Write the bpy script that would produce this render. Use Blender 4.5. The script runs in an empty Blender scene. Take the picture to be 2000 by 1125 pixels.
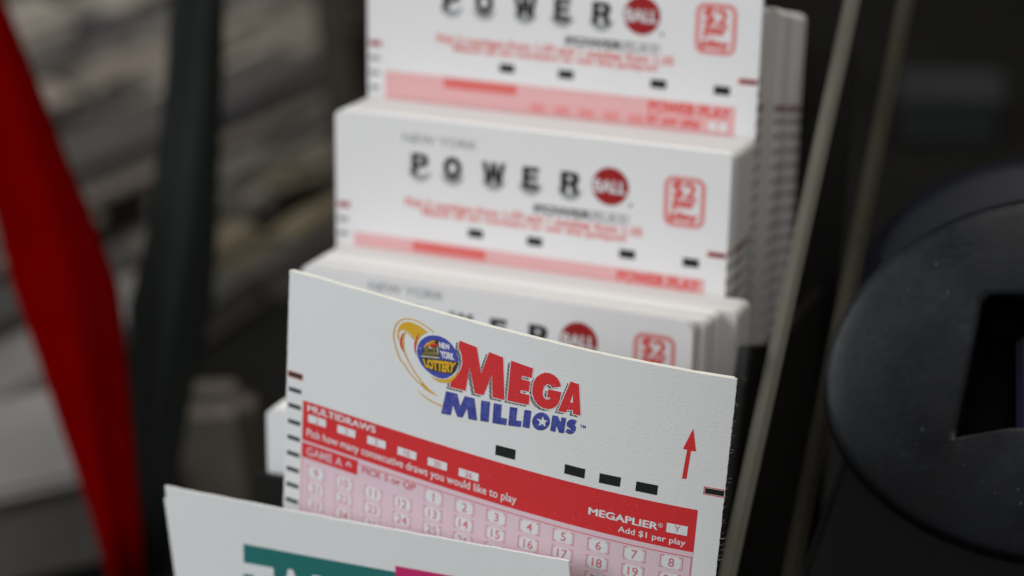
import bpy, bmesh, math, random
from mathutils import Vector, Matrix
from mathutils.geometry import tessellate_polygon
random.seed(7)
C = bpy.context.scene.collection
S = bpy.context.scene

# ------------------------------------------------------------------ camera, world, light, exposure
CAM = Vector((0.1784482, -0.2944551, 0.3565120))
CR = Matrix(((0.9253291, -0.1345445, 0.3544910), (0.3739479, 0.4783894, -0.7945480), (-0.0626827, 0.8677795, 0.4929803)))
cd = bpy.data.cameras.new("camera"); cam = bpy.data.objects.new("camera", cd); C.objects.link(cam)
cam.matrix_world = Matrix.Translation(CAM) @ CR.to_4x4()
cd.sensor_width = 36.0; cd.lens = 70.0
cd.clip_start = 0.01; cd.clip_end = 50
cd.dof.use_dof = True; cd.dof.focus_distance = 0.3165; cd.dof.aperture_fstop = 9.8; cd.dof.aperture_blades = 0
S.camera = cam
FPX = 70.0 / 36.0 * 2000.0

w = bpy.data.worlds.new("World"); S.world = w; w.use_nodes = True
bg = w.node_tree.nodes["Background"]; bg.inputs[0].default_value = (1.0, 0.98, 0.96, 1); bg.inputs[1].default_value = 0.205

def area_lamp(name, loc, target, size, power, col):
    ld = bpy.data.lights.new(name, 'AREA'); ld.shape = 'RECTANGLE'; ld.size, ld.size_y = size; ld.energy = power; ld.color = col
    o = bpy.data.objects.new(name, ld); C.objects.link(o); o.location = loc
    o.rotation_euler = (Vector(target) - Vector(loc)).to_track_quat('-Z', 'Y').to_euler()
area_lamp("window_light", (-1.2, -0.9, 1.05), (0.04, 0, 0.17), (1.1, 1.0), 22.0, (0.90, 0.965, 1.0))
area_lamp("ceiling_light", (0.38, 0.15, 1.70), (0.04, 0, 0.17), (1.2, 0.7), 14.5, (1.0, 0.975, 0.94))

S.view_settings.view_transform = 'Standard'; S.view_settings.look = 'None'
S.view_settings.exposure = 0.06; S.view_settings.gamma = 1.0
S.render.engine = 'CYCLES'
S.cycles.use_denoising = True; S.cycles.max_bounces = 6

# ------------------------------------------------------------------ helpers
MM = 0.001
AL = math.radians(12)
TW = Matrix(((1, 0, 0), (0, math.sin(AL), -math.cos(AL)), (0, math.cos(AL), math.sin(AL))))   # sheet axes: across, up, out
def at(x, y, d):            # a point d metres in front of the lens, along the sight line of a photograph pixel
    return CAM + CR @ Vector(((x - 1000) / FPX * d, -(y - 562.5) / FPX * d, -d))
def at_z(x, y, z):          # where that sight line meets the level z
    r = CR @ Vector(((x - 1000) / FPX, -(y - 562.5) / FPX, -1.0))
    return CAM + r * ((z - CAM.z) / r.z)

def thing(name, label, cat, mat4, group=None):
    o = bpy.data.objects.new(name, None); C.objects.link(o); o.matrix_world = mat4
    o.empty_display_size = 0.02
    o['label'] = label; o['category'] = cat
    if group: o['group'] = group
    return o
def link_mesh(name, me, mat, parent=None, mats=None, kind=None):
    o = bpy.data.objects.new(name, me); C.objects.link(o)
    if not me.materials:
        for m in (mats or [mat]): me.materials.append(m)
    if parent: o.parent = parent
    if kind: o['kind'] = kind
    return o
def from_bm(name, bm, mat, parent=None, smooth=False, **k):
    me = bpy.data.meshes.new(name); bm.to_mesh(me); bm.free()
    if smooth:
        for p in me.polygons: p.use_smooth = True
    return link_mesh(name, me, mat, parent, **k)

# ------------------------------------------------------------------ materials
def new_mat(name):
    m = bpy.data.materials.new(name); m.use_nodes = True
    nt = m.node_tree; b = nt.nodes["Principled BSDF"]
    return m, nt, b
def N(nt, t, **k):
    n = nt.nodes.new(t)
    for a, v in k.items(): setattr(n, a, v)
    return n
def coords(nt, scale=None):
    tc = N(nt, 'ShaderNodeTexCoord'); return tc.outputs['Object']
def noise(nt, co, scale, detail=3, rough=0.6):
    n = N(nt, 'ShaderNodeTexNoise'); n.inputs['Scale'].default_value = scale; n.inputs['Detail'].default_value = detail
    n.inputs['Roughness'].default_value = rough; nt.links.new(co, n.inputs['Vector']); return n.outputs['Fac']
def ramp(nt, fac, stops):
    r = N(nt, 'ShaderNodeValToRGB'); nt.links.new(fac, r.inputs[0])
    e = r.color_ramp.elements
    e[0].position, e[0].color = stops[0][0], (*stops[0][1], 1); e[1].position, e[1].color = stops[-1][0], (*stops[-1][1], 1)
    for p, c in stops[1:-1]:
        q = e.new(p); q.color = (*c, 1)
    return r.outputs[0]
def mix(nt, fac, a, b):
    m = N(nt, 'ShaderNodeMix', data_type='RGBA')
    if hasattr(fac, 'links'): nt.links.new(fac, m.inputs[0])
    else: m.inputs[0].default_value = fac
    for i, v in ((6, a), (7, b)):
        if hasattr(v, 'links'): nt.links.new(v, m.inputs[i])
        else: m.inputs[i].default_value = (*v, 1)
    return m.outputs[2]
def math_n(nt, op, a, b=None, c=None):
    m = N(nt, 'ShaderNodeMath', operation=op)
    for i, v in enumerate((a, b, c)):
        if v is None: continue
        if hasattr(v, 'links'): nt.links.new(v, m.inputs[i])
        else: m.inputs[i].default_value = v
    return m.outputs[0]
def bump(nt, b, h, strength, dist):
    n = N(nt, 'ShaderNodeBump'); n.inputs['Strength'].default_value = strength; n.inputs['Distance'].default_value = dist
    nt.links.new(h, n.inputs['Height']); nt.links.new(n.outputs[0], b.inputs['Normal'])

def worn(m):
    """grease, scuffs and scratches on moulded plastic"""
    nt = m.node_tree; b = nt.nodes['Principled BSDF']; co = coords(nt)
    g = noise(nt, co, 55, 5, 0.7)
    mp = N(nt, 'ShaderNodeMapping'); mp.inputs['Scale'].default_value = (1, 9, 1); mp.inputs['Rotation'].default_value = (0, 0, 0.7); nt.links.new(co, mp.inputs[0])
    sc_ = noise(nt, mp.outputs[0], 260, 3, 0.5)
    rr = N(nt, 'ShaderNodeMapRange'); rr.inputs[1].default_value = 0.3; rr.inputs[2].default_value = 0.7; rr.inputs[3].default_value = 0.27; rr.inputs[4].default_value = 0.6
    nt.links.new(g, rr.inputs[0]); nt.links.new(rr.outputs[0], b.inputs['Roughness'])
    old = b.inputs['Base Color'].links[0].from_socket
    c = mix(nt, ramp(nt, sc_, [(0, (0, 0, 0)), (0.66, (0, 0, 0)), (0.74, (0.35, 0.35, 0.35)), (1, (0.5, 0.5, 0.5))]), old, (0.035, 0.04, 0.042))
    c = mix(nt, ramp(nt, g, [(0, (0, 0, 0)), (0.6, (0, 0, 0)), (0.72, (0.3, 0.3, 0.3)), (1, (0.5, 0.5, 0.5))]), c, (0.035, 0.045, 0.05))
    nt.links.new(c, b.inputs['Base Color'])
def paper(name, col, grain=0.55, edge=None):
    m, nt, b = new_mat(name); co = coords(nt)
    big = noise(nt, co, 42, 5, 0.65); fine = noise(nt, co, 2200, 4, 0.65); fib = noise(nt, co, 3800, 2)
    c = mix(nt, big, tuple(x * 0.945 for x in col), tuple(min(1, x * 1.02) for x in col))
    c = mix(nt, ramp(nt, fib, [(0.0, (1, 1, 1)), (0.29, (1, 1, 1)), (0.34, (0, 0, 0)), (1, (0, 0, 0))]), c, tuple(x * 0.80 for x in col))
    nt.links.new(c, b.inputs['Base Color'])
    b.inputs['Roughness'].default_value = 0.82; b.inputs['Specular IOR Level'].default_value = 0.25
    h = math_n(nt, 'ADD', fine, math_n(nt, 'MULTIPLY', fib, 0.5))
    bump(nt, b, h, grain, 0.00022)
    return m
def ink(name, col, wear=0.5, rough=0.6, var=0.12, spot=(0.75, 0.76, 0.76)):
    m, nt, b = new_mat(name); co = coords(nt)
    mid = noise(nt, co, 900, 4, 0.7); fib = noise(nt, co, 2600, 3, 0.7)
    c = mix(nt, mid, tuple(x * (1 - var) for x in col), tuple(min(1, x * (1 + var)) for x in col))
    lim = 0.70 - 0.06 * wear
    c = mix(nt, ramp(nt, fib, [(0, (0, 0, 0)), (lim, (0, 0, 0)), (lim + 0.06, (0.8, 0.8, 0.8)), (1, (1, 1, 1))]), c, spot)
    nt.links.new(c, b.inputs['Base Color']); b.inputs['Roughness'].default_value = rough
    b.inputs['Specular IOR Level'].default_value = 0.3
    bump(nt, b, fib, 0.35, 0.0002)
    return m
def plain(name, col, rough=0.5, var=0.15, scale=80, bmp=0.1, bscale=400, metal=0.0, spec=0.5, bdist=0.0004):
    m, nt, b = new_mat(name); co = coords(nt)
    n1 = noise(nt, co, scale, 5)
    c = mix(nt, ramp(nt, n1, [(0.3, (0, 0, 0)), (0.7, (1, 1, 1))]), tuple(x * (1 - var) for x in col), tuple(min(1, x * (1 + var)) for x in col))
    nt.links.new(c, b.inputs['Base Color']); b.inputs['Roughness'].default_value = rough; b.inputs['Metallic'].default_value = metal
    b.inputs['Specular IOR Level'].default_value = spec
    if bmp: bump(nt, b, noise(nt, co, bscale, 4), bmp, bdist)
    return m

M = {}
M['paper'] = paper('slip_paper', (0.81, 0.805, 0.795), 0.22)
M['paper_w'] = paper('stack_paper', (0.875, 0.855, 0.855), 0.15)
M['paper_cut'] = paper('cut_paper_edge', (0.90, 0.865, 0.74), 0.2)
M['red'] = ink('red_ink', (0.70, 0.032, 0.036), 0.35)
M['bandred'] = ink('band_red_ink', (0.70, 0.030, 0.034), 0.3, var=0.07)
M['blue'] = None
M['gold'] = ink('gold_ink', (0.74, 0.42, 0.022), 0.4)
M['orange'] = ink('orange_ink', (0.75, 0.2, 0.03), 0.2)
M['black'] = ink('black_ink', (0.014, 0.015, 0.015), 0.12, 0.5, spot=(0.3, 0.3, 0.3))
M['tick'] = ink('tick_ink', (0.05, 0.065, 0.07), 0.1, 0.5, spot=(0.4, 0.4, 0.4))
M['pink'] = ink('pink_ink', (0.785, 0.59, 0.65), 0.2, var=0.04)
M['pinkline'] = ink('pink_line_ink', (0.72, 0.10, 0.13), 0.3)
M['gridred'] = ink('grid_red_ink', (0.67, 0.19, 0.22), 0.2)
M['white'] = paper('white_knockout', (0.80, 0.80, 0.81), 0.2)
M['discblue'] = ink('disc_blue_ink', (0.06, 0.075, 0.42), 0.7, var=0.25)
M['olive'] = ink('olive_ink', (0.045, 0.04, 0.018), 0.3)
M['olive2'] = ink('olive_light_ink', (0.22, 0.18, 0.06), 0.3, var=0.4)
M['pale'] = ink('pale_ink', (0.55, 0.52, 0.38), 0.3)
M['navy'] = ink('navy_ink', (0.018, 0.02, 0.09), 0.2)
M['teal'] = ink('teal_ink', (0.018, 0.165, 0.155), 0.1, var=0.06, spot=(0.05, 0.25, 0.24))
M['magenta'] = ink('magenta_ink', (0.60, 0.022, 0.15), 0.1, var=0.06, spot=(0.6, 0.1, 0.25))
M['pbred'] = ink('deep_red_ink', (0.36, 0.010, 0.012), 0.15)
M['pbtext'] = ink('light_red_ink', (0.78, 0.11, 0.095), 0.15)
M['pbpink'] = ink('salmon_ink', (0.82, 0.45, 0.455), 0.15, var=0.05)
M['pbline'] = ink('salmon_line_ink', (0.80, 0.30, 0.29), 0.15, var=0.05)
M['pbsmall'] = ink('soft_red_ink', (0.81, 0.21, 0.19), 0.15)
M['smoke'] = ink('grey_ink', (0.10, 0.10, 0.105), 0.1, var=0.2)
M['ashen'] = ink('ashen_ink', (0.24, 0.24, 0.25), 0.1, var=0.2)
M['dullred'] = ink('dull_red_ink', (0.42, 0.12, 0.14), 0.1)
M['darkcore'] = ink('brown_black_ink', (0.10, 0.03, 0.032), 0.1)
M['softgrey'] = ink('pale_grey_ink', (0.36, 0.36, 0.37), 0.1, var=0.2)
def blue_mat():
    m, nt, b = new_mat('mottled_blue_ink'); co = coords(nt)
    n1 = noise(nt, co, 700, 5, 0.75); n2 = noise(nt, co, 2400, 3, 0.7)
    c = ramp(nt, n1, [(0.3, (0.025, 0.028, 0.21)), (0.5, (0.045, 0.055, 0.33)), (0.72, (0.10, 0.14, 0.45))])
    c = mix(nt, ramp(nt, n2, [(0, (0, 0, 0)), (0.62, (0, 0, 0)), (0.70, (0.7, 0.7, 0.7)), (1, (1, 1, 1))]), c, (0.3, 0.34, 0.6))
    nt.links.new(c, b.inputs['Base Color']); b.inputs['Roughness'].default_value = 0.6
    bump(nt, b, n2, 0.35, 0.0002); return m
M['blue'] = blue_mat()
def halftone_mat():
    m, nt, b = new_mat('halftone_grey_ink'); co = coords(nt)
    wv = N(nt, 'ShaderNodeTexWave', wave_type='BANDS', bands_direction='DIAGONAL'); wv.inputs['Scale'].default_value = 900; wv.inputs['Distortion'].default_value = 1.0
    nt.links.new(co, wv.inputs['Vector'])
    c = ramp(nt, wv.outputs['Fac'], [(0.35, (0.03, 0.033, 0.033)), (0.7, (0.34, 0.35, 0.34))])
    nt.links.new(c, b.inputs['Base Color']); b.inputs['Roughness'].default_value = 0.65; return m
M['halftone'] = halftone_mat()
def edge_mat():
    """cut edges of a block of printed sheets: the print that bleeds to the margin shows as a red mark and a row of ticks"""
    m, nt, b = new_mat('sheet_block_paper'); co = coords(nt)
    at_ = N(nt, 'ShaderNodeAttribute', attribute_name='pv'); pv = math_n(nt, 'MULTIPLY', at_.outputs['Fac'], 1000.0)
    sh = N(nt, 'ShaderNodeAttribute', attribute_name='tone')
    base = mix(nt, sh.outputs['Fac'], (0.50, 0.475, 0.455), (0.95, 0.94, 0.93))
    near = math_n(nt, 'LESS_THAN', math_n(nt, 'ABSOLUTE', math_n(nt, 'SUBTRACT', pv, 2.2)), 0.75)
    fr = math_n(nt, 'FRACT', math_n(nt, 'DIVIDE', math_n(nt, 'ADD', pv, 101.6), 3.05))
    tick = math_n(nt, 'MULTIPLY', math_n(nt, 'LESS_THAN', fr, 0.37), math_n(nt, 'LESS_THAN', pv, 0.3))
    tk = N(nt, 'ShaderNodeAttribute', attribute_name='inked')
    tick = math_n(nt, 'MULTIPLY', tick, tk.outputs['Fac'])
    g = N(nt, 'ShaderNodeNewGeometry'); v = N(nt, 'ShaderNodeVectorTransform', vector_type='NORMAL', convert_from='WORLD', convert_to='OBJECT')
    nt.links.new(g.outputs['True Normal'], v.inputs[0])
    sx = N(nt, 'ShaderNodeSeparateXYZ'); nt.links.new(v.outputs[0], sx.inputs[0])
    side = math_n(nt, 'GREATER_THAN', math_n(nt, 'ABSOLUTE', sx.outputs[0]), 0.7)
    c = mix(nt, math_n(nt, 'MULTIPLY', math_n(nt, 'MULTIPLY', near, side), 0.95), base, (0.16, 0.018, 0.022))
    c = mix(nt, math_n(nt, 'MULTIPLY', math_n(nt, 'MULTIPLY', tick, side), 0.95), c, (0.035, 0.033, 0.036))
    nt.links.new(c, b.inputs['Base Color']); b.inputs['Roughness'].default_value = 0.85
    b.inputs['Specular IOR Level'].default_value = 0.2
    return m
M['block'] = edge_mat()

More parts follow.
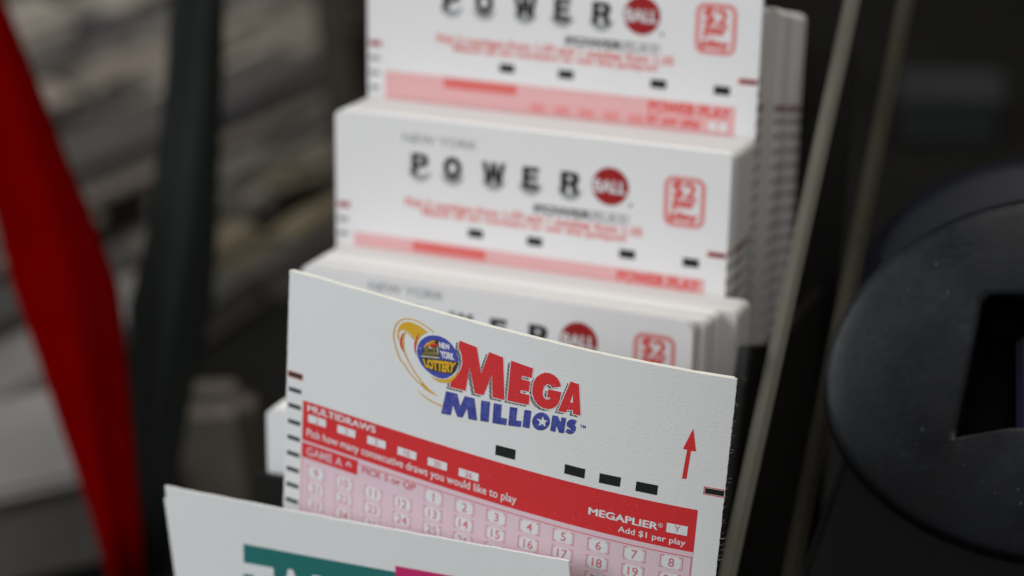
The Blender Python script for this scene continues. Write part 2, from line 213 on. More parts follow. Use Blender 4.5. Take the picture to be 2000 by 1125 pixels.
# title, emblem and arrow outlines of the sharp slip, in slip millimetres (u across, v up)
DECAL={"MEGA":[[[[35.13,-3.76],[38.48,-4.11],[39.58,-8.5],[40.8,-4.36],[43.47,-4.62],[44.25,-11.96],[41.97,-12.07],[41.61,-8.17],[40.3,-12.15],[38.6,-12.24],[37.36,-7.89],[36.86,-12.3],[33.78,-12.4],[33.89,-11.39],[35.2,-9.55],[35.67,-8.69],[35.9,-7.54],[35.71,-6.26],[35.38,-5.62],[34.98,-5.06]]],[[[44.94,-4.81],[48.98,-5.17],[48.88,-6.92],[47.14,-6.93],[47.06,-7.49],[48.67,-7.53],[48.55,-9.4],[47.04,-9.48],[47.02,-9.96],[48.73,-9.92],[48.69,-11.69],[44.74,-11.92]]],[[[54.14,-7.07],[53.9,-6.47],[53.46,-5.85],[52.74,-5.42],[51.94,-5.26],[51.15,-5.38],[50.38,-5.83],[49.69,-6.55],[49.24,-7.5],[49.09,-8.54],[49.2,-9.63],[49.59,-10.54],[50.34,-11.25],[51.16,-11.54],[51.97,-11.56],[52.75,-11.31],[53.45,-10.8],[53.91,-10.13],[54.13,-9.41],[54.27,-8.02],[51.93,-8.06],[51.83,-9.51],[52.43,-9.46],[52.23,-9.76],[51.96,-9.92],[51.49,-9.84],[51.12,-9.48],[51.01,-8.73],[51.17,-7.91],[51.53,-7.38],[51.92,-7.23],[52.33,-7.35],[52.58,-7.67]]],[[[55.7,-5.82],[57.19,-5.96],[57.9,-11.25],[56.53,-11.27],[56.56,-10.62],[55.56,-10.78],[55.33,-11.34],[53.92,-11.41]],[[56.29,-7.94],[56.38,-9.36],[55.93,-9.36]]]],"MILL":[[[[33.15,-13.31],[35.27,-13.2],[36.0,-15.34],[36.79,-13.2],[38.59,-13.13],[39.39,-16.83],[37.79,-16.98],[37.4,-15.12],[36.58,-17.07],[35.63,-17.17],[34.61,-15.23],[34.29,-17.29],[32.46,-17.45]]],[[[39.98,-13.12],[41.57,-12.98],[41.56,-16.53],[40.02,-16.7]]],[[[42.35,-12.98],[43.78,-12.88],[43.77,-15.16],[44.91,-15.1],[44.87,-16.19],[42.33,-16.48]]],[[[45.37,-12.84],[46.67,-12.72],[46.58,-14.94],[47.61,-14.8],[47.56,-15.81],[45.3,-16.12]]],[[[48.04,-12.67],[49.23,-12.54],[49.09,-15.63],[47.9,-15.68]]],[[[52.64,-13.51],[52.63,-13.86],[52.54,-14.21],[52.38,-14.55],[52.16,-14.85],[51.89,-15.11],[51.57,-15.31],[51.24,-15.43],[50.89,-15.48],[50.56,-15.45],[50.25,-15.34],[49.99,-15.17],[49.79,-14.92],[49.65,-14.63],[49.59,-14.3],[49.6,-13.95],[49.69,-13.59],[49.85,-13.26],[50.07,-12.95],[50.35,-12.7],[50.67,-12.5],[51.0,-12.38],[51.34,-12.33],[51.67,-12.36],[51.98,-12.47],[52.23,-12.65],[52.44,-12.89],[52.57,-13.18]],[[51.34,-12.9],[51.65,-13.55],[52.24,-13.54],[51.83,-14.0],[51.96,-14.81],[51.38,-14.36],[50.64,-14.9],[50.86,-14.1],[50.15,-13.66],[51.08,-13.66]]],[[[53.06,-12.36],[53.97,-12.28],[54.59,-13.38],[54.66,-12.28],[55.44,-12.27],[55.27,-14.91],[54.51,-14.99],[53.83,-13.72],[53.77,-15.07],[52.89,-15.04]]],[[[57.3,-12.35],[56.97,-12.18],[56.53,-12.18],[56.12,-12.36],[55.78,-12.73],[55.66,-13.19],[55.78,-13.52],[56.15,-13.71],[56.45,-13.86],[56.5,-13.99],[56.33,-14.12],[55.81,-14.01],[55.53,-14.59],[56.02,-14.79],[56.45,-14.78],[56.94,-14.49],[57.25,-13.95],[57.27,-13.44],[57.04,-13.06],[56.67,-12.97],[56.46,-12.92],[56.53,-12.82],[56.73,-12.84],[57.08,-12.94]]]],"MSH":[[[[34.54,-4.22],[37.9,-4.56],[39.01,-8.95],[40.23,-4.81],[42.91,-5.06],[43.69,-12.42],[41.41,-12.53],[41.05,-8.63],[39.72,-12.62],[38.02,-12.7],[36.78,-8.35],[36.27,-12.77],[33.18,-12.87],[33.29,-11.86],[34.61,-10.02],[35.09,-9.16],[35.32,-8.0],[35.13,-6.72],[34.8,-6.08],[34.39,-5.52]]],[[[44.39,-5.25],[48.43,-5.61],[48.33,-7.36],[46.59,-7.37],[46.51,-7.93],[48.12,-7.97],[48.01,-9.85],[46.49,-9.93],[46.47,-10.41],[48.18,-10.36],[48.14,-12.14],[44.18,-12.38]]],[[[53.61,-7.5],[53.37,-6.9],[52.93,-6.28],[52.21,-5.85],[51.4,-5.69],[50.61,-5.82],[49.84,-6.26],[49.15,-6.99],[48.7,-7.94],[48.55,-8.98],[48.65,-10.07],[49.05,-10.98],[49.79,-11.69],[50.63,-11.99],[51.43,-12.01],[52.21,-11.75],[52.92,-11.24],[53.38,-10.57],[53.6,-9.84],[53.74,-8.45],[51.39,-8.49],[51.3,-9.95],[51.9,-9.89],[51.69,-10.2],[51.42,-10.36],[50.96,-10.28],[50.58,-9.92],[50.47,-9.17],[50.64,-8.35],[51.0,-7.81],[51.38,-7.66],[51.79,-7.78],[52.05,-8.11]]],[[[55.18,-6.24],[56.67,-6.38],[57.38,-11.68],[56.01,-11.7],[56.03,-11.05],[55.03,-11.22],[54.81,-11.78],[53.39,-11.85]]]],"MWH":[[[[35.0,-3.6],[38.6,-3.98],[39.59,-8.35],[40.7,-4.21],[43.6,-4.49],[44.41,-12.09],[41.84,-12.22],[41.6,-8.3],[40.39,-12.29],[38.49,-12.38],[37.37,-7.99],[36.99,-12.44],[33.61,-12.54],[33.74,-11.36],[35.07,-9.5],[35.53,-8.67],[35.75,-7.57],[35.57,-6.33],[35.25,-5.71],[34.82,-5.12]]],[[[44.81,-4.66],[49.12,-5.05],[49.01,-7.06],[47.25,-7.07],[47.21,-7.35],[48.81,-7.4],[48.68,-9.53],[47.17,-9.61],[47.16,-9.82],[48.87,-9.78],[48.82,-11.82],[44.6,-12.07]]],[[[54.32,-7.14],[54.02,-6.39],[53.56,-5.75],[52.81,-5.29],[51.96,-5.12],[51.12,-5.26],[50.31,-5.72],[49.58,-6.49],[49.11,-7.48],[48.95,-8.56],[49.06,-9.69],[49.47,-10.63],[50.25,-11.37],[51.12,-11.68],[51.97,-11.7],[52.79,-11.43],[53.54,-10.89],[54.03,-10.17],[54.26,-9.41],[54.42,-7.88],[51.8,-7.92],[51.69,-9.65],[52.18,-9.61],[52.14,-9.67],[51.95,-9.78],[51.57,-9.71],[51.25,-9.4],[51.14,-8.71],[51.3,-7.94],[51.61,-7.48],[51.9,-7.37],[52.24,-7.47],[52.52,-7.83]]],[[[55.61,-5.67],[57.31,-5.83],[58.05,-11.38],[56.39,-11.41],[56.42,-10.77],[55.65,-10.9],[55.42,-11.47],[53.74,-11.56]]]],"LSH":[[[[33.07,-13.43],[35.19,-13.32],[35.92,-15.45],[36.71,-13.32],[38.51,-13.24],[39.3,-16.95],[37.71,-17.1],[37.32,-15.24],[36.5,-17.19],[35.54,-17.28],[34.53,-15.34],[34.21,-17.41],[32.37,-17.57]]],[[[39.9,-13.23],[41.49,-13.09],[41.48,-16.64],[39.94,-16.81]]],[[[42.27,-13.09],[43.7,-12.99],[43.69,-15.27],[44.83,-15.21],[44.79,-16.3],[42.25,-16.59]]],[[[45.29,-12.95],[46.6,-12.83],[46.51,-15.05],[47.53,-14.91],[47.48,-15.92],[45.22,-16.23]]],[[[47.96,-12.78],[49.15,-12.65],[49.01,-15.74],[47.83,-15.79]]],[[[52.56,-13.62],[52.55,-13.97],[52.47,-14.32],[52.31,-14.66],[52.08,-14.96],[51.81,-15.22],[51.5,-15.42],[51.16,-15.54],[50.82,-15.59],[50.48,-15.56],[50.18,-15.46],[49.92,-15.28],[49.71,-15.03],[49.57,-14.74],[49.51,-14.41],[49.52,-14.06],[49.61,-13.7],[49.77,-13.37],[50.0,-13.06],[50.28,-12.81],[50.59,-12.61],[50.93,-12.49],[51.27,-12.44],[51.6,-12.47],[51.9,-12.58],[52.16,-12.76],[52.36,-13.0],[52.5,-13.29]],[[51.34,-12.9],[51.65,-13.55],[52.24,-13.54],[51.83,-14.0],[51.96,-14.81],[51.38,-14.36],[50.64,-14.9],[50.86,-14.1],[50.15,-13.66],[51.08,-13.66]]],[[[52.99,-12.47],[53.9,-12.39],[54.52,-13.49],[54.59,-12.39],[55.37,-12.38],[55.2,-15.02],[54.44,-15.1],[53.75,-13.83],[53.7,-15.18],[52.82,-15.15]]],[[[57.23,-12.46],[56.89,-12.29],[56.46,-12.29],[56.04,-12.46],[55.71,-12.83],[55.59,-13.3],[55.7,-13.63],[56.08,-13.82],[56.38,-13.96],[56.43,-14.1],[56.26,-14.23],[55.74,-14.12],[55.46,-14.7],[55.95,-14.9],[56.38,-14.89],[56.86,-14.6],[57.18,-14.05],[57.2,-13.55],[56.96,-13.17],[56.6,-13.08],[56.39,-13.03],[56.45,-12.92],[56.66,-12.95],[57.01,-13.05]]]],"GOLD":[[[[30.14,-3.59],[30.04,-3.53],[29.91,-3.45],[29.74,-3.35],[29.56,-3.26],[29.37,-3.17],[29.17,-3.09],[28.95,-3.01],[28.73,-2.93],[28.49,-2.86],[28.25,-2.78],[28.01,-2.71],[27.77,-2.63],[27.51,-2.55],[27.25,-2.48],[27.0,-2.43],[26.75,-2.39],[26.49,-2.36],[26.24,-2.35],[25.99,-2.34],[25.74,-2.34],[25.49,-2.36],[25.23,-2.38],[24.98,-2.42],[24.73,-2.47],[24.48,-2.54],[24.24,-2.62],[24.01,-2.72],[23.78,-2.84],[23.57,-2.97],[23.36,-3.11],[23.17,-3.27],[22.99,-3.43],[22.82,-3.62],[22.67,-3.81],[22.53,-4.02],[22.41,-4.25],[22.31,-4.5],[22.22,-4.76],[22.14,-5.02],[22.09,-5.27],[22.05,-5.52],[22.03,-5.77],[22.02,-6.02],[22.03,-6.28],[22.05,-6.54],[22.1,-6.81],[22.17,-7.1],[22.26,-7.38],[22.35,-7.66],[22.45,-7.93],[22.55,-8.19],[22.65,-8.43],[22.77,-8.67],[22.89,-8.91],[23.01,-9.14],[23.14,-9.39],[23.27,-9.65],[23.42,-9.91],[23.56,-10.14],[23.71,-10.33],[23.86,-10.46],[24.01,-10.54],[24.15,-10.59],[24.29,-10.65],[24.44,-10.76],[24.61,-10.94],[24.79,-11.17],[24.99,-11.42],[25.2,-11.66],[25.43,-11.89],[25.67,-12.09],[25.92,-12.28],[26.18,-12.46],[26.43,-12.63],[26.69,-12.8],[26.95,-12.96],[27.21,-13.12],[27.47,-13.27],[27.71,-13.41],[27.93,-13.53],[28.13,-13.64],[28.31,-13.73],[28.47,-13.8],[28.6,-13.86],[28.69,-13.91],[28.81,-13.73],[28.72,-13.69],[28.59,-13.63],[28.43,-13.55],[28.25,-13.47],[28.06,-13.36],[27.85,-13.24],[27.6,-13.1],[27.35,-12.95],[27.09,-12.79],[26.83,-12.63],[26.58,-12.47],[26.32,-12.3],[26.07,-12.12],[25.82,-11.93],[25.59,-11.74],[25.38,-11.52],[25.17,-11.27],[24.98,-11.02],[24.79,-10.79],[24.61,-10.6],[24.43,-10.47],[24.28,-10.4],[24.14,-10.35],[24.02,-10.29],[23.89,-10.18],[23.76,-10.0],[23.62,-9.78],[23.48,-9.53],[23.34,-9.27],[23.21,-9.02],[23.09,-8.79],[22.98,-8.55],[22.87,-8.31],[22.76,-8.07],[22.67,-7.82],[22.58,-7.55],[22.49,-7.28],[22.41,-7.0],[22.35,-6.72],[22.3,-6.46],[22.28,-6.21],[22.27,-5.97],[22.27,-5.73],[22.3,-5.49],[22.33,-5.26],[22.38,-5.01],[22.45,-4.77],[22.53,-4.53],[22.63,-4.3],[22.73,-4.09],[22.86,-3.9],[22.99,-3.72],[23.14,-3.55],[23.3,-3.4],[23.48,-3.25],[23.66,-3.12],[23.86,-3.0],[24.07,-2.9],[24.29,-2.8],[24.51,-2.72],[24.73,-2.66],[24.97,-2.61],[25.21,-2.57],[25.46,-2.55],[25.7,-2.53],[25.94,-2.53],[26.19,-2.53],[26.43,-2.55],[26.67,-2.58],[26.92,-2.61],[27.16,-2.67],[27.41,-2.73],[27.67,-2.81],[27.91,-2.88],[28.15,-2.96],[28.39,-3.03],[28.62,-3.11],[28.85,-3.19],[29.06,-3.26],[29.25,-3.34],[29.44,-3.42],[29.62,-3.52],[29.78,-3.61],[29.92,-3.68],[30.02,-3.74]]],[[[22.85,-5.96],[22.93,-4.96],[23.33,-4.06],[23.98,-3.4],[24.93,-3.04],[26.03,-3.0],[27.27,-3.23],[28.39,-3.67],[28.97,-3.91],[28.29,-4.3],[27.61,-4.9],[27.01,-5.79],[26.39,-5.71],[25.6,-5.18],[24.82,-4.83],[24.13,-4.74],[23.58,-4.85],[23.19,-5.38],[23.16,-6.06],[23.28,-6.73],[23.05,-6.74]]],[[[24.54,-4.99],[24.64,-5.04],[24.79,-5.11],[24.97,-5.19],[25.14,-5.27],[25.29,-5.34],[25.41,-5.41],[25.53,-5.48],[25.64,-5.55],[25.74,-5.62],[25.84,-5.69],[25.95,-5.76],[26.06,-5.84],[26.16,-5.91],[26.25,-5.97],[26.31,-6.01],[26.41,-5.91],[26.35,-5.86],[26.27,-5.79],[26.17,-5.72],[26.06,-5.64],[25.96,-5.56],[25.85,-5.5],[25.74,-5.43],[25.63,-5.36],[25.51,-5.3],[25.37,-5.23],[25.21,-5.17],[25.03,-5.1],[24.84,-5.03],[24.68,-4.98],[24.57,-4.94]]],[[[24.39,-4.91],[24.33,-5.03],[24.24,-5.2],[24.14,-5.41],[24.04,-5.64],[23.97,-5.88],[23.95,-6.11],[23.94,-6.36],[23.95,-6.61],[23.98,-6.87],[24.01,-7.13],[24.05,-7.4],[24.1,-7.69],[24.16,-7.98],[24.24,-8.26],[24.34,-8.54],[24.46,-8.82],[24.61,-9.1],[24.77,-9.38],[24.93,-9.62],[25.07,-9.84],[25.18,-10.0],[25.27,-10.12],[25.36,-10.21],[25.45,-10.31],[25.57,-10.45],[25.71,-10.62],[25.87,-10.83],[26.05,-11.04],[26.23,-11.25],[26.42,-11.46],[26.6,-11.64],[26.8,-11.82],[27.0,-12.0],[27.2,-12.17],[27.39,-12.35],[27.58,-12.53],[27.78,-12.72],[27.98,-12.91],[28.17,-13.08],[28.36,-13.25],[28.55,-13.4],[28.75,-13.54],[28.94,-13.67],[29.1,-13.77],[29.21,-13.85],[29.38,-13.65],[29.26,-13.58],[29.1,-13.48],[28.91,-13.36],[28.71,-13.22],[28.52,-13.08],[28.33,-12.92],[28.14,-12.75],[27.95,-12.57],[27.75,-12.38],[27.55,-12.2],[27.35,-12.02],[27.16,-11.85],[26.96,-11.67],[26.77,-11.49],[26.58,-11.31],[26.4,-11.11],[26.23,-10.9],[26.06,-10.68],[25.9,-10.48],[25.75,-10.3],[25.63,-10.16],[25.54,-10.06],[25.45,-9.97],[25.37,-9.86],[25.26,-9.7],[25.14,-9.49],[24.99,-9.24],[24.85,-8.96],[24.71,-8.68],[24.6,-8.41],[24.51,-8.14],[24.44,-7.86],[24.39,-7.58],[24.34,-7.31],[24.31,-7.04],[24.29,-6.78],[24.28,-6.53],[24.28,-6.29],[24.29,-6.06],[24.32,-5.85],[24.35,-5.65],[24.41,-5.44],[24.47,-5.24],[24.53,-5.06],[24.57,-4.93]]],[[[28.02,-13.34],[28.06,-13.41],[28.14,-13.5],[28.24,-13.61],[28.35,-13.72],[28.47,-13.83],[28.62,-13.91],[28.79,-14.0],[28.97,-14.09],[29.16,-14.18],[29.34,-14.26],[29.54,-14.32],[29.73,-14.37],[29.92,-14.42],[30.12,-14.47],[30.34,-14.51],[30.59,-14.55],[30.87,-14.58],[31.15,-14.61],[31.4,-14.63],[31.57,-14.64],[31.58,-14.62],[31.43,-14.55],[31.22,-14.47],[30.97,-14.38],[30.73,-14.28],[30.51,-14.19],[30.32,-14.11],[30.14,-14.04],[29.97,-13.96],[29.81,-13.88],[29.65,-13.8],[29.47,-13.72],[29.3,-13.63],[29.13,-13.54],[28.97,-13.45],[28.82,-13.37],[28.66,-13.33],[28.51,-13.28],[28.36,-13.23],[28.24,-13.2],[28.14,-13.19]]],[[[27.42,-14.69],[27.51,-14.75],[27.64,-14.82],[27.8,-14.91],[27.97,-15.01],[28.14,-15.1],[28.3,-15.19],[28.47,-15.29],[28.65,-15.38],[28.84,-15.48],[29.07,-15.58],[29.33,-15.68],[29.61,-15.78],[29.91,-15.88],[30.23,-15.98],[30.56,-16.06],[30.94,-16.13],[31.36,-16.19],[31.78,-16.25],[32.14,-16.29],[32.39,-16.33],[32.49,-16.04],[32.23,-16.02],[31.87,-15.99],[31.45,-15.95],[31.03,-15.9],[30.66,-15.84],[30.34,-15.77],[30.02,-15.68],[29.72,-15.59],[29.44,-15.49],[29.18,-15.4],[28.95,-15.32],[28.75,-15.24],[28.57,-15.15],[28.39,-15.07],[28.22,-14.99],[28.04,-14.92],[27.85,-14.84],[27.68,-14.77],[27.54,-14.71],[27.43,-14.67]]],[[[29.91,-11.45],[30.73,-11.9],[31.74,-12.08],[32.72,-11.95],[33.59,-11.67],[34.24,-11.1],[34.87,-10.3],[35.35,-9.37],[34.93,-9.66],[34.38,-10.25],[33.64,-10.88],[32.68,-11.35],[31.71,-11.57],[30.71,-11.59]]],[[[27.13,-4.47],[27.09,-4.59],[27.04,-4.76],[26.99,-4.96],[26.93,-5.17],[26.88,-5.36],[26.85,-5.54],[26.82,-5.74],[26.79,-5.93],[26.77,-6.11],[26.76,-6.27],[26.79,-6.41],[26.83,-6.52],[26.89,-6.61],[26.94,-6.67],[26.97,-6.72],[27.01,-6.7],[27.01,-6.64],[26.99,-6.55],[26.97,-6.46],[26.97,-6.35],[26.98,-6.23],[27.01,-6.09],[27.05,-5.92],[27.11,-5.73],[27.17,-5.54],[27.22,-5.34],[27.24,-5.15],[27.26,-4.94],[27.27,-4.74],[27.28,-4.58],[27.29,-4.46]]]],"SRED":[[[[24.17,-5.04],[23.7,-5.8],[23.41,-6.91],[23.6,-7.72],[24.35,-8.76],[24.01,-7.74],[23.86,-6.92],[24.01,-5.9]]],[[[27.29,-4.32],[26.73,-5.25],[26.36,-6.51],[26.42,-7.59],[26.93,-8.69],[26.72,-7.51],[26.73,-6.41],[26.96,-5.38]]]],"DISC":[[[[30.07,-4.14],[31.24,-3.99],[32.44,-4.17],[33.55,-4.73],[34.48,-5.68],[35.06,-6.78],[35.17,-7.99],[34.8,-9.16],[34.08,-10.15],[33.24,-10.87],[32.28,-11.31],[31.3,-11.39],[30.09,-11.13],[28.96,-10.62],[27.91,-9.82],[27.25,-8.83],[26.99,-7.82],[27.13,-6.71],[27.57,-5.78],[28.33,-4.96],[29.19,-4.43]]]],"EDARK":[[[[27.86,-8.62],[35.04,-7.58],[35.03,-8.21],[34.45,-9.7],[33.49,-10.09],[32.42,-10.28],[31.24,-10.37],[30.04,-10.38],[28.63,-10.17]]],[[[31.12,-4.63],[31.5,-7.64],[27.97,-8.25],[28.08,-7.17],[28.69,-6.07],[29.88,-5.08]]]],"EGOLD":[[[[28.27,-6.63],[28.88,-5.8],[29.74,-5.21],[30.46,-4.93],[30.47,-5.14],[29.75,-5.49],[29.04,-6.07],[28.55,-6.69]]],[[[30.21,-8.09],[31.09,-7.96],[31.09,-8.01],[30.21,-8.15]]]],"EOR":[[[[28.76,-6.33],[29.37,-5.76],[30.34,-5.3],[30.6,-5.49],[29.77,-5.84],[29.2,-6.27]]]],"ERED":[[[[29.4,-6.33],[29.83,-5.89],[30.55,-5.53],[31.12,-5.44],[31.11,-5.78],[30.38,-5.97],[29.8,-6.32]]]],"EOLIVE":[[[[29.31,-6.81],[29.28,-6.99],[29.15,-7.17],[28.97,-7.3],[28.76,-7.35],[28.57,-7.32],[28.43,-7.22],[28.37,-7.05],[28.41,-6.86],[28.53,-6.69],[28.71,-6.56],[28.92,-6.51],[29.12,-6.53],[29.26,-6.64]]],[[[30.75,-6.4],[30.7,-6.56],[30.56,-6.72],[30.35,-6.84],[30.11,-6.9],[29.89,-6.89],[29.74,-6.81],[29.67,-6.68],[29.72,-6.52],[29.86,-6.37],[30.07,-6.25],[30.31,-6.19],[30.53,-6.2],[30.69,-6.27]]],[[[28.13,-7.61],[29.45,-7.17],[30.63,-6.91],[31.27,-6.87],[31.33,-7.39],[28.13,-8.04]]]],"EPALE":[[[[29.89,-6.3],[29.85,-6.46],[29.74,-6.6],[29.57,-6.68],[29.41,-6.69],[29.28,-6.61],[29.22,-6.47],[29.26,-6.31],[29.37,-6.17],[29.54,-6.09],[29.71,-6.08],[29.84,-6.16]]],[[[30.82,-6.01],[31.11,-5.89],[31.29,-7.14],[31.03,-7.02]]]],"EWH":[[[[27.92,-8.26],[31.47,-7.67],[31.48,-7.91],[27.88,-8.53]]]],"ARROW":[[[[76.55,-9.39],[75.21,-13.17],[75.9,-13.17],[75.54,-18.25],[76.28,-18.21],[76.54,-13.26],[77.34,-13.16]]]],"RRED":[[[[79.17,-18.98],[81.85,-18.84],[81.93,-20.2],[79.2,-20.3]]]],"RBLK":[[[[79.37,-19.19],[81.89,-19.05],[81.94,-20.0],[79.38,-20.1]]]],"MARKS":[[[[43.17,-20.24],[46.91,-20.13],[46.89,-21.96],[43.17,-22.05]]],[[[55.85,-20.29],[59.46,-20.3],[59.43,-21.98],[55.87,-21.97]]],[[[61.97,-20.37],[65.62,-20.27],[65.56,-21.98],[61.95,-22.08]]],[[[68.23,-20.33],[71.84,-20.27],[71.79,-22.0],[68.17,-22.04]]]]}

# ------------------------------------------------------------------ flat print: polygons in slip millimetres, laid on the paper
class Flat:
    def __init__(s): s.v = []; s.f = []; s._dz = 0.0
    def rings(s, rings):
        k = len(s.v); flat = [p for r in rings for p in r]
        for t in tessellate_polygon([[Vector((p[0], p[1], 0)) for p in r] for r in rings]): s.f.append(tuple(k + i for i in t))
        s.v += [tuple(p) for p in flat]; return s
    def rect(s, u0, v0, u1, v1): return s.rings([[(u0, v0), (u1, v0), (u1, v1), (u0, v1)]])
    def frame(s, u0, v0, u1, v1, t, r=0.0):
        o = rrect(u0, v0, u1, v1, r); i = rrect(u0 + t, v0 + t, u1 - t, v1 - t, max(r - t, 0)); return s.rings([o, i])
    def disc(s, cu, cv, ru, rv=None, n=28):
        rv = rv or ru; return s.rings([[(cu + ru * math.cos(2 * math.pi * i / n), cv + rv * math.sin(2 * math.pi * i / n)) for i in range(n)]])
    def text(s, body, q, bold=0.0, shear=0.0, bulge=0.0, keep=False, heavy=0.0):
        """q: corners TL, TR, BR, BL (the box the ink fills)"""
        vs, fs = glyphs(body, bold, shear)
        if keep:
            xs = [p[0] for p in vs]; ys = [p[1] for p in vs]; hw_ = 0.5 * (q[0][1] - q[3][1]) * (max(xs) - min(xs)) / (max(ys) - min(ys)); cu_ = 0.5 * (q[0][0] + q[1][0])
            q = [(cu_ - hw_, q[0][1]), (cu_ + hw_, q[1][1]), (cu_ + hw_, q[2][1]), (cu_ - hw_, q[3][1])]
        x0 = min(p[0] for p in vs); x1 = max(p[0] for p in vs); y0 = min(p[1] for p in vs); y1 = max(p[1] for p in vs)
        if heavy:                       # heavier lettering: the same word again, a hair to each side and a hair higher
            for n_, (a_, b_) in enumerate(((-heavy, 0.0), (heavy, 0.0), (0.0, heavy))):
                s._dz = 0.006 * (n_ + 1); s.text(body, [(p[0] + a_, p[1] + b_) for p in q], bold, shear, bulge)
            s._dz = 0.0
        k = len(s.v)
        for x, y in vs:
            a = (x - x0) / (x1 - x0); t = (y1 - y) / (y1 - y0)
            U = [(q[0][i] * (1 - a) + q[1][i] * a) * (1 - t) + (q[3][i] * (1 - a) + q[2][i] * a) * t for i in (0, 1)]
            s.v.append((U[0], U[1] - bulge * t * 4 * a * (1 - a), s._dz))
        s.f += [tuple(k + i for i in f) for f in fs]; return s
    def box_text(s, body, u0, v0, u1, v1, **k): return s.text(body, [(u0, v1), (u1, v1), (u1, v0), (u0, v0)], **k)
def rrect(u0, v0, u1, v1, r, n=5):
    if r <= 0: return [(u0, v0), (u1, v0), (u1, v1), (u0, v1)]
    o = []
    for cx, cy, a in ((u1 - r, v0 + r, -90), (u1 - r, v1 - r, 0), (u0 + r, v1 - r, 90), (u0 + r, v0 + r, 180)):
        for i in range(n + 1):
            t = math.radians(a + 90 * i / n); o.append((cx + r * math.cos(t), cy + r * math.sin(t)))
    return o
_gl = {}
def glyphs(body, bold, shear):
    key = (body, bold, shear)
    if key in _gl: return _gl[key]
    cu = bpy.data.curves.new('lettering', 'FONT'); cu.body = body; cu.offset = bold; cu.shear = shear; cu.resolution_u = 3
    o = bpy.data.objects.new('lettering', cu); C.objects.link(o)
    dg = bpy.context.evaluated_depsgraph_get(); dg.update()
    me = bpy.data.meshes.new_from_object(o.evaluated_get(dg))
    vs = [(v.co.x, v.co.y) for v in me.vertices]; fs = [tuple(p.vertices) for p in me.polygons]
    bpy.data.objects.remove(o); bpy.data.curves.remove(cu); bpy.data.meshes.remove(me)
    _gl[key] = (vs, fs); return vs, fs

def lay(name, flat, mat, parent, surf, h, kind=None, slices=None, recolor=None):
    """make the print mesh: h = how far (mm) it sits above the paper"""
    bm = bmesh.new(); vs = [bm.verts.new((p[0], p[1], p[2] if len(p) > 2 else 0.0)) for p in flat.v]
    for f in flat.f:
        try: bm.faces.new([vs[i] for i in f])
        except ValueError: pass
    if slices:
        us = [p[0] for p in flat.v]; u = math.ceil(min(us) / slices) * slices
        while u < max(us):
            bmesh.ops.bisect_plane(bm, geom=bm.verts[:] + bm.edges[:] + bm.faces[:], plane_co=(u, 0, 0), plane_no=(1, 0, 0), dist=1e-5); u += slices
    for v in bm.verts: v.co = surf(v.co.x, v.co.y, h + v.co.z)
    bm.normal_update()
    return from_bm(name, bm, mat, parent, kind=kind)

FLATSURF = lambda u, v, h: Vector((u * MM, v * MM, h * MM))
W = 82.55
def bent(b, c, w=W):
    tab = {}
    def f(u, v, h):
        s = u - w / 2; n = 12; X = Z = 0.0
        k = round(s, 4)
        if k in tab: X, Z, th = tab[k]
        else:
            for i in range(n + 1):
                t = s * i / n; th = b * t + c * t * t / w; g = 0.5 if i in (0, n) else 1.0
                X += math.cos(th) * g * s / n; Z += math.sin(th) * g * s / n
            th = b * s + c * s * s / w; tab[k] = (X, Z, th)
        return Vector(((X - math.sin(th) * h) * MM, v * MM, (Z + math.cos(th) * h) * MM))
    return f

def sheet(name, parent, surf, u0, u1, v0, v1, thick, mats, du=1.5, dv=0.6, rough=0.0, notch=None, rtop=0.0):
    """one paper slip with thickness: front, back and cut edges"""
    nu = int((u1 - u0) / du); nv = int((v1 - v0) / dv)
    bm = bmesh.new(); F = []; B = []
    rng = random.Random(3)
    for j in range(nv + 1):
        v = v0 + (v1 - v0) * j / nv; rf = []; rb = []
        jl = rng.gauss(0, rough); jr = rng.gauss(0, rough)
        ins = 0.0
        if rtop and v > v1 - rtop: ins = rtop - math.sqrt(max(0, rtop ** 2 - (v - v1 + rtop) ** 2))
        for i in range(nu + 1):
            a = i / nu; L = u0 + jl + ins; R = u1 + jr - ins
            if notch and v < notch[0]: L += notch[1]
            u = L + (R - L) * a
            vv = v + (rng.gauss(0, rough) if j == nv else 0)
            rf.append(bm.verts.new(surf(u, vv, 0))); rb.append(bm.verts.new(surf(u, vv, -thick)))
        F.append(rf); B.append(rb)
    for j in range(nv):
        for i in range(nu):
            bm.faces.new((F[j][i], F[j][i + 1], F[j + 1][i + 1], F[j + 1][i]))
            bm.faces.new((B[j][i], B[j + 1][i], B[j + 1][i + 1], B[j][i + 1]))
    def q(a, b, c, d):
        f = bm.faces.new((a, b, c, d)); f.material_index = 1
    for i in range(nu):
        q(F[nv][i], F[nv][i + 1], B[nv][i + 1], B[nv][i]); q(F[0][i + 1], F[0][i], B[0][i], B[0][i + 1])
    for j in range(nv):
        q(F[j][0], F[j + 1][0], B[j + 1][0], B[j][0]); q(F[j + 1][nu], F[j][nu], B[j][nu], B[j + 1][nu])
    return from_bm(name, bm, None, parent, mats=mats)

